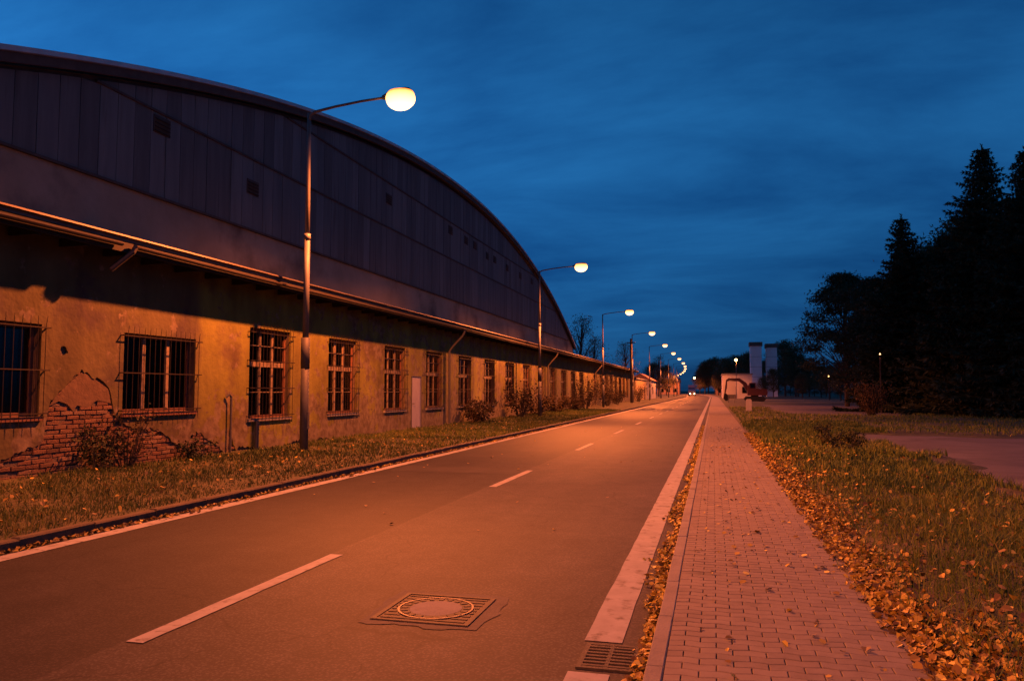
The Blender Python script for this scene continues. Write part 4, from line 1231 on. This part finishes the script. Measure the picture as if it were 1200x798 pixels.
for (kd, xp, w, H, bh, rt_) in ((sp2, 1110, 58, 13.6, 15, .2), (pn1, 1030, 70, 11.5, 13.4, 1.7), (br1, 1094, 64, 13.2, 12, .9), (br1, 1138, 60, 14.6, 12, 2.2),
                                (pn1, 1190, 62, 15.5, 13.4, 3.0), (sp2, 1130, 75, 17.0, 15, 1.4), (br1, 1040, 88, 11.0, 12, 3.3), (br1, 1010, 95, 10.0, 12, 4.1),
                                (br1, 1075, 95, 12.5, 12, 5.1), (br1, 1180, 78, 13, 12, 5.9), (br1, 1215, 66, 13, 12, .1), (sp1, 1255, 50, 17, 17.6, 3.3), (br1, 1130, 92, 13, 12, 1.9)):
    tree_at(kd, xp, w, H, bh, ("pointed dark spruce standing inside the conifer group" if kd in (sp1, sp2) else "flat-topped dark pine standing inside the conifer group" if kd is pn1 else "broad leafy dark tree standing inside the conifer group"), G, rt_, "spruce_tree" if kd in (sp1, sp2) else "pine_tree" if kd is pn1 else "leafy_tree")
# far trees
G2 = "trees along the far end of the road"
for i, (xp, w, H, rt_) in enumerate(((826, 330, 13, 0), (838, 330, 15.5, 1), (850, 300, 14, 2), (862, 300, 15, 3), (874, 300, 15.5, 4), (820, 360, 11, 5),
                                     (842, 250, 8, 2.5), (830, 400, 17, .5), (855, 260, 11, 3.5), (881, 250, 14, 1.5))):
    tree_at(br2, xp, w, H, 12, "dark tree in the belt behind the white shed at the road's end", G2, rt_, "far_tree")
G3 = "trees behind the twin towers"
for i, (xp, w, H, rt_) in enumerate(((932, 190, 12.4, 0), (920, 212, 15, 1), (935, 200, 10.5, 2), (948, 190, 8.5, 3), (899, 215, 10, 4), (906, 180, 6.6, 5), (962, 170, 7.0, 2.2), (893, 175, 4.5, 3.2), (940, 150, 5.0, 5.2), (972, 140, 6.0, .7), (985, 120, 6.0, 1.9))):
    tree_at(br2, xp, w, H, 12, "dark bushy tree around the foot of the twin towers", G3, rt_, "far_tree")
for i, (xp, w, H) in enumerate(((896, 245, 5.5), (912, 235, 6), (926, 225, 5.5), (940, 215, 6), (954, 205, 5.5), (968, 190, 5.5), (984, 170, 5.5), (1000, 150, 5.5), (1016, 135, 5.5), (1040, 125, 6), (1066, 120, 6))):
    tree_at(br1, xp, w, H, 12, "low dark thicket tree in the hedge closing the dirt track", "thicket trees behind the dirt track", i * 1.3, "thicket_tree")
tree_at(brs, 682, 112, 12.2, 11, "half-bare tree just behind the far end of the arched hall", rot=1.0, name="bare_tree")
tree_at(brs, 697, 118, 9.6, 11, "smaller half-bare tree rising over the workshop roof beyond the arch", rot=2.0, name="bare_tree")
tree_at(brs, 733, 120, 9.0, 11, "thin tree over the workshop roof beside the wooden pole", rot=3.1, name="bare_tree")
tree_at(brs, 772, 190, 10.0, 11, "loose tree past the ochre building on the left verge", rot=.2, name="bare_tree")
tree_at(br2, 781, 230, 9.0, 12, "leafy tree past the ochre building on the left verge", rot=.9, name="far_tree")
tree_at(br2, 766, 240, 10.0, 12, "leafy tree standing behind the ochre building", rot=1.9, name="far_tree")

def shrub(x, y, z, H, Rad, seed, n, label, leafm, ls=.06, stems=14, group=None, name="shrub"):
    t = thing(name, (x, y, z), label, "shrub", group); r = np.random.default_rng(seed); m = MB(); cents = []
    for i in range(stems):
        a = r.uniform(0, 6.28); q = Rad * r.uniform(.3, 1.0); h = H * r.uniform(.5, 1.0)
        p0 = np.array([x + .1 * Rad * math.cos(a), y + .1 * Rad * math.sin(a), z - .05]); p2 = np.array([x + q * math.cos(a), y + q * math.sin(a), z + h]); p1 = (p0 + p2) / 2 + np.array([0, 0, .12 * H])
        m.tube([tuple(p0), tuple(p1), tuple(p2)], [.012 * max(1, H), .008 * max(1, H), .003], 4, cap=False)
        for u in np.linspace(.3, 1, 7): cents.append(p0 * (1-u)**2 + 2 * p1 * u * (1-u) + p2 * u * u)
    m.build("stem", M["bark"], t)
    cents = np.array(cents); k = r.integers(0, len(cents), n)
    c = cents[k] + r.normal(0, .11 * max(.5, H), (n, 3)); c[:, 2] = np.maximum(c[:, 2], z + .02)
    v = leaf_verts(c[:, 0], c[:, 1], c[:, 2], r.uniform(.6, 1.4, n) * ls, seed + 2, 1.0)
    soup("foliage", v, 4, leafm, t, tint=r.random(n), origin=(x, y, z))
    return t
zl = lambda x, y: float(z_left(np.array([x]), np.array([y]))[0])
shrub(-10.62, 12.35, .15, 1.15, .75, 500, 420, "straggly shrub growing against the bare bricks between the two wide windows", M["shrub"], .06, 16)
shrub(-10.7, 11.75, .15, .75, .4, 501, 500, "low dense weed bush at the foot of the bare bricks", M["weed"], .06, 14)
shrub(-10.6, 14.3, .15, .45, .5, 502, 420, "low weeds along the wall foot beneath the second wide window", M["weed"], .05, 14)
for i, (x, y, H, Rr, lab) in enumerate(((-10.2, 33.5, 1.0, .9, "low brown shrub at the wall foot past the pale door"), (-10.1, 40.8, 1.9, 1.1, "tall brown shrub against the wall just before the second lamp"),
        (-10.2, 45.8, 1.2, 1.2, "rounded brown shrub just beyond the second lamp"), (-10.2, 51.5, 1.0, 1.1, "brown shrub beneath the second downpipe"),
        (-10.1, 57.5, 1.1, 1.1, "brown shrub halfway between the second and third lamp"), (-10.2, 63.5, 2.4, 1.3, "dark shrub before the doorway bay of the workshop"),
        (-10.0, 75.5, 2.9, 1.5, "big brown shrub by the third downpipe"), (-10.1, 84, 1.5, 1.3, "low shrub before the last windows of the workshop"), (-10.0, 108, 2.2, 1.5, "dark shrub at the end corner of the workshop"))):
    shrub(x, y, zl(x, y), H, Rr, 510 + i, 1100, lab, M["shrub"], .10, 18)
x, y = wpos(1020, 50)
shrub(x, y, .03, 2.2, 1.5, 540, 2200, "reddish-brown round bush at the edge of the conifers", M["shrub"], .09, 24)
for i, (xp, yp) in enumerate(((972, 522), (990, 531), (1003, 523), (962, 511))):
    w = 911 * 1.5 / (yp - 458); xx, yy = wpos(xp, w)
    shrub(xx, yy, .06, .5, .5, 550 + i, 520, ("dark weed clump in the verge near the gravel yard corner"), M["weed"], .05, 12, group="weed clumps by the yard corner", name="weed_clump")

# ================================================================== FAR THINGS ON THE RIGHT
x, y = wpos(877, 57)
t = thing("marker_post", (x, y, .05), "stubby white concrete marker post in the grass beside the pavement", "post")
m = MB(); m.prism([(x-.2, -.1), (x+.2, -.1), (x+.2, .93), (x+.12, 1.0), (x-.12, 1.0), (x-.2, .93)], 'y', y-.09, y+.09); pb = m.build("post_body", M["white_wall"], t)
m = MB(); m.box(x-.26, x+.26, y-.15, y+.15, -.05, .14); m.build("footing", M["concrete"], t)

x, y = wpos(857, 96)
t = thing("notice_board", (x, y, .05), "white notice board on two legs standing before the red excavator", "sign")
m = MB(); m.box(x-.5, x+.5, y-.02, y+.02, 1.15, 2.75); sb = m.build("panel", M["sign"], t)
m = MB(); m.box(x-.53, x+.53, y-.03, y+.03, 2.752, 2.80); m.box(x-.53, x+.53, y-.03, y+.03, 1.10, 1.148); m.build("rim", M["galv"], sb)
for q in (-.38, .38): m = MB(); m.tube([(x+q, y+.06, -.1), (x+q, y+.06, 2.7)], .035, 8); m.build("leg", M["galv"], t)

# excavator
ex, ey = wpos(884, 112)
t = thing("excavator", (ex, ey, 0), "dull red tracked excavator parked with its boom arched towards the pavement", "excavator")
for s in (-1, 1):
    m = MB(); m.prism([(ex-1.5, .45), (ex-1.2, .08), (ex+1.2, .08), (ex+1.5, .45), (ex+1.2, .8), (ex-1.2, .8)], 'y', ey + s*.95 - .25, ey + s*.95 + .25); m.build("track", M["rubber"], t)
m = MB(); m.box(ex-.5, ex+.5, ey-.7, ey+.7, .45, .95); m.build("undercarriage", M["rubber"], t)
m = MB(); m.prism([(ex-1.0, .95), (ex+1.6, .95), (ex+1.75, 1.3), (ex+1.65, 1.85), (ex+.2, 1.9), (ex-1.0, 1.35)], 'y', ey-1.0, ey+1.0); bd = m.build("body", M["red_machine"], t)
m = MB(); m.tube([(ex+1.2, ey+.5, 1.8), (ex+1.2, ey+.5, 2.35)], .05, 8); m.build("exhaust", M["iron"], bd)
m = MB(); m.prism([(ex-.95, 1.36), (ex+.15, 1.9), (ex+.15, 2.75), (ex-.7, 2.75), (ex-.95, 2.2)], 'y', ey-1.0, ey-.15); cb = m.build("cab", M["red_machine"], t)
m = MB(); m.box(ex-.62, ex+.02, ey-1.012, ey-1.002, 1.98, 2.62); m.build("cab_window", M["glass"], cb)
def arm_seg(pts_, wd, yw):
    mb = MB()
    n = len(pts_)
    for i, p_ in enumerate(pts_):
        a_ = Vector(pts_[max(0, i-1)]); b_ = Vector(pts_[min(n-1, i+1)]); d_ = (b_ - a_).normalized(); nn = Vector((-d_.y, d_.x))
        for s1, s2 in ((1, -1), (1, 1), (-1, 1), (-1, -1)):
            q = Vector(p_) + nn * wd[i] * s1; mb.v.append((q.x, ey + .3 + s2 * yw, q.y))
    for i in range(n - 1):
        for k in range(4):
            k2 = (k+1) % 4; mb.f.append((4*i+k, 4*i+k2, 4*i+4+k2, 4*i+4+k))
    mb.f.append((3,2,1,0)); mb.f.append(tuple(4*(n-1)+k for k in range(4)))
    return mb
arm_seg([(ex-.6, 1.3), (ex-1.3, 2.6), (ex-2.1, 3.2), (ex-3.6, 3.25)], [.2, .26, .24, .14], .16).build("boom", M["red_machine"], t)
arm_seg([(ex-3.4, 3.4), (ex-3.75, 3.1), (ex-4.1, 1.2)], [.12, .18, .10], .13).build("stick", M["red_machine"], t)
m = MB(); m.tube([(ex-.9, ey+.3, 1.2), (ex-1.55, ey+.3, 2.5)], .07, 8); m.build("ram", M["galv"], t)
m = MB(); m.prism([(ex-4.2, 1.25), (ex-3.9, 1.2), (ex-3.5, .75), (ex-3.55, .3), (ex-4.0, .12), (ex-4.35, .5)], 'y', ey-.05, ey+.65); m.build("bucket", M["iron"], t)

def house(name, x0, x1, y0, y1, h, wallm, roofm, label, roof='flat', wins=(), ridge=1.6, cat="building"):
    t = thing(name, ((x0+x1)/2, y0, 0), label, cat)
    m = MB(); m.box(x0, x1, y0, y1, -.1, h); w = m.build("wall", wallm, t)
    m = MB()
    if roof == 'flat': m.box(x0-.15, x1+.15, y0-.15, y1+.15, h+.001, h+.22)
    elif roof == 'gx': m.prism([(x0-.3, h+.001), (x1+.3, h+.001), ((x0+x1)/2, h+ridge)], 'y', y0-.3, y1+.3)
    else: m.prism([(y0-.3, h+.001), (y1+.3, h+.001), ((y0+y1)/2, h+ridge)], 'x', x0-.3, x1+.3)
    m.build("roof", roofm, t)
    for (side_, a, z0, ww, hh, kd) in wins:
        m = MB(); p = MB()
        if side_ == 'f':
            m.box(a-ww/2-.08, a+ww/2+.08, y0-.05, y0-.004, z0-.08, z0+hh+.08); p.box(a-ww/2, a+ww/2, y0-.07, y0-.051, z0, z0+hh)
        else:
            xs_, sg = (x1, 1) if side_ == 'r' else (x0, -1)
            u0, u1 = sorted((xs_ + sg*.004, xs_ + sg*.05)); m.box(u0, u1, a-ww/2-.08, a+ww/2+.08, z0-.08, z0+hh+.08)
            u0, u1 = sorted((xs_ + sg*.051, xs_ + sg*.07)); p.box(u0, u1, a-ww/2, a+ww/2, z0, z0+hh)
        f = m.build(kd, M["frame"] if kd == "window" else M["frame_red"], t); p.build("pane" if kd == "window" else "leaf_panel", M["glass"] if kd == "window" else M["galv_dark"], f)
    return t
x0, y0 = wpos(847, 150); x1, _ = wpos(881, 150)
house("white_shed", x0, x1, y0, y0 + 22, 4.7, M["white_wall"], M["roof"], "flat-roofed white shed behind the red excavator", 'flat', [('f', x0 + 1.6, 0.1, 1.4, 2.3, 'door'), ('f', x0 + 4.2, 1.2, 1.2, 1.1, 'window')], cat="shed")
for (xa, xb, topz, lab) in ((880, 893, 14.1, "pale square concrete tower with a brown cap, taller of the exposed pair"), (899, 911, 13.7, "pale square concrete tower half hidden by dark trees")):
    x0, y0 = wpos(xa, 200); x1, _ = wpos(xb, 200)
    t = thing("concrete_tower", ((x0+x1)/2, y0, 0), lab, "tower")
    m = MB(); m.box(x0, x1, y0, y0 + 4, 0, topz - 1.0); sh = m.build("shaft", M["grey_tower"], t)
    m = MB(); m.box(x0-.25, x1+.25, y0-.25, y0+4.25, topz - .999, topz); m.build("cap", M["brown_cap"], t)
    for zz in np.arange(2.5, topz - 1.5, 2.6):
        m = MB(); m.box(x0-.02, x1+.02, y0-.02, y0+4.02, zz, zz + .06); m.build("panel_joint", M["galv_dark"], sh)
x0, y0 = wpos(838.5, 262); x1, _ = wpos(850, 262)
house("low_house", x0, x1, y0, y0 + 9, 3.2, M["pink_wall"], M["tile"], "low salmon house beyond the white shed at the road bend", 'gx', [('f', (x0+x1)/2, 1.0, 1.2, 1.2, 'window')], cat="house")
house("corner_house", -22, -13.2, 318, 330, 4.9, M["pink_wall"], M["tile"], "salmon house with tiled roof at the road's bend, behind the lamps", 'gy', [('f', -20, 1.1, 1.3, 1.4, 'window'), ('f', -17.5, 1.1, 1.3, 1.4, 'window'), ('f', -15, 1.1, 1.3, 1.4, 'window'), ('r', 322, 1.1, 1.3, 1.4, 'window')], 1.8, cat="house")
house("ochre_shed", -15.6, -11.0, 114.5, 134, 3.3, M["yellow_wall"], M["roof"], "plain ochre shed following the end of the long workshop", 'flat', [('r', 130, .1, 1.2, 2.1, 'door')], cat="shed")
house("grey_hut", -14.5, -10.6, 139, 150, 3.4, M["white_wall"], M["tile"], "small pale hut with tiled roof past the ochre shed", 'gx', [('r', 142, 1.1, 1.2, 1.2, 'window'), ('f', -12.5, 1.1, 1.2, 1.2, 'window')], 1.3, cat="hut")
# fence of pale posts before the low house
for i in range(9):
    yy = 176 + i * 6.0; xx = 2.6 + float(off(yy))
    m = MB(); m.prism([(xx-.07, 0), (xx+.07, 0), (xx+.07, 1.7), (xx, 1.85), (xx-.07, 1.7)], 'y', yy-.07, yy+.07)
    tag(m.build("fence_post", M["white_wall"], None, origin=(xx, yy, 0)), "pale concrete fence post in the row beyond the white shed", "post", "fence posts beyond the white shed")

# wooden utility pole by the workshop end
x, y = wpos(740, 94)
t = thing("utility_pole", (x, y, .15), "thick dark wooden pole in front of the workshop's far end", "pole")
m = MB(); m.tube([(x, y, 0), (x, y, 7.9)], [.16, .12], 10); m.build("shaft", M["bark"], t)
m = MB(); m.box(x-.5, x+.5, y-.06, y+.06, 7.35, 7.47); m.build("crossarm", M["bark"], t)

# oncoming car and blue lorry
def car(x, y, label):
    t = thing("car", (x, y, 0), label, "car")
    prof = [(-2.1, .35), (2.1, .35), (2.12, .75), (1.3, .9), (.8, 1.4), (-.9, 1.42), (-1.35, .95), (-2.12, .8)]
    m = MB(); m.prism([(y + p_[0], p_[1]) for p_ in prof], 'x', x-.85, x+.85); b = m.build("body", M["car_paint"], t)
    m = MB(); m.poly([(x-.7, y-1.36, .97), (x+.7, y-1.36, .97), (x+.62, y-.95, 1.36), (x-.62, y-.95, 1.36)]); m.build("windscreen", M["glass"], b)
    for sx in (-.62, .62):
        m = MB(); m.tube([(x+sx, y-2.10, .68), (x+sx, y-2.17, .68)], .13, 12); m.build("headlight", M["headlight"], b)
    for sx in (-.8, .8):
        for sy in (-1.3, 1.3):
            m = MB(); m.tube([(x+sx-.1, y+sy, .32), (x+sx+.1, y+sy, .32)], .32, 14); m.build("wheel", M["rubber"], t)
car(-5.1 + float(off(250)), 250, "oncoming car with lit headlights at the road bend")
lx, ly = -5.0 + float(off(275)), 275
t = thing("lorry", (lx, ly, 0), "blue box lorry behind the oncoming car", "lorry")
m = MB(); m.box(lx-1.15, lx+1.15, ly+2.0, ly+8.0, .9, 3.6); m.build("box_body", M["blue_paint"], t)
m = MB(); m.prism([(ly, .5), (ly+1.9, .5), (ly+1.9, 2.7), (ly+.5, 2.7), (ly, 1.6)], 'x', lx-1.1, lx+1.1); cbo = m.build("cab", M["blue_paint"], t)
m = MB(); m.poly([(lx-1.0, ly+.03, 1.65), (lx+1.0, ly+.03, 1.65), (lx+1.0, ly+.46, 2.62), (lx-1.0, ly+.46, 2.62)]); m.build("windscreen", M["glass"], cbo)
for sy in (1.0, 6.5):
    for sx in (-.95, .95):
        m = MB(); m.tube([(lx+sx-.14, ly+sy, .48), (lx+sx+.14, ly+sy, .48)], .48, 14); m.build("wheel", M["rubber"], t)

# distant lamps on the right
def small_lamp(xp, yp, w, bm, label, watts=0, r_=.16):
    x, y = wpos(xp, w); z = 1.6 + (458 - yp) * w / 911
    t = thing("post_lamp", (x, y, 0), label, "street lamp")
    m = MB(); m.tube([(x, y, 0), (x, y, z - r_)], [.06, .04], 8); m.build("pole", M["galv"] if watts > 1000 else M["fascia"], t)
    m = MB()
    for j in range(7):
        ph = math.pi * j / 6
        for k in range(10): a = 2*math.pi*k/10; m.v.append((x + r_*math.sin(ph)*math.cos(a), y + r_*math.sin(ph)*math.sin(a), z - r_*math.cos(ph)))
    for j in range(6):
        for k in range(10): k2 = (k+1) % 10; m.f.append((j*10+k, j*10+k2, (j+1)*10+k2, (j+1)*10+k))
    h = m.build("lamp_globe", bm, t, smooth=True)
    m = MB(); m.tube([(x, y, z + r_*.9), (x, y, z + r_*1.25)], [r_*1.1, r_*.3], 10); m.build("lamp_cap", M["galv_dark"], h)
    if watts: lamp_light("lamp_light", watts, t, (x, y, z - r_ - .15))
small_lamp(863, 422, 140, M["bulb_far"], "lit post lamp rising above the white shed", 3500, .24)
small_lamp(814, 443, 290, M["bulb_far"], "lit lamp above the blue lorry at the bend", 2500, .35)
small_lamp(971, 441, 118, M["bulb_dim"], "small lit lamp low beside the pine", 120, .13)
small_lamp(1032, 415, 56, M["bulb_dim"], "tiny lit lamp against the dark conifers", 15, .05)
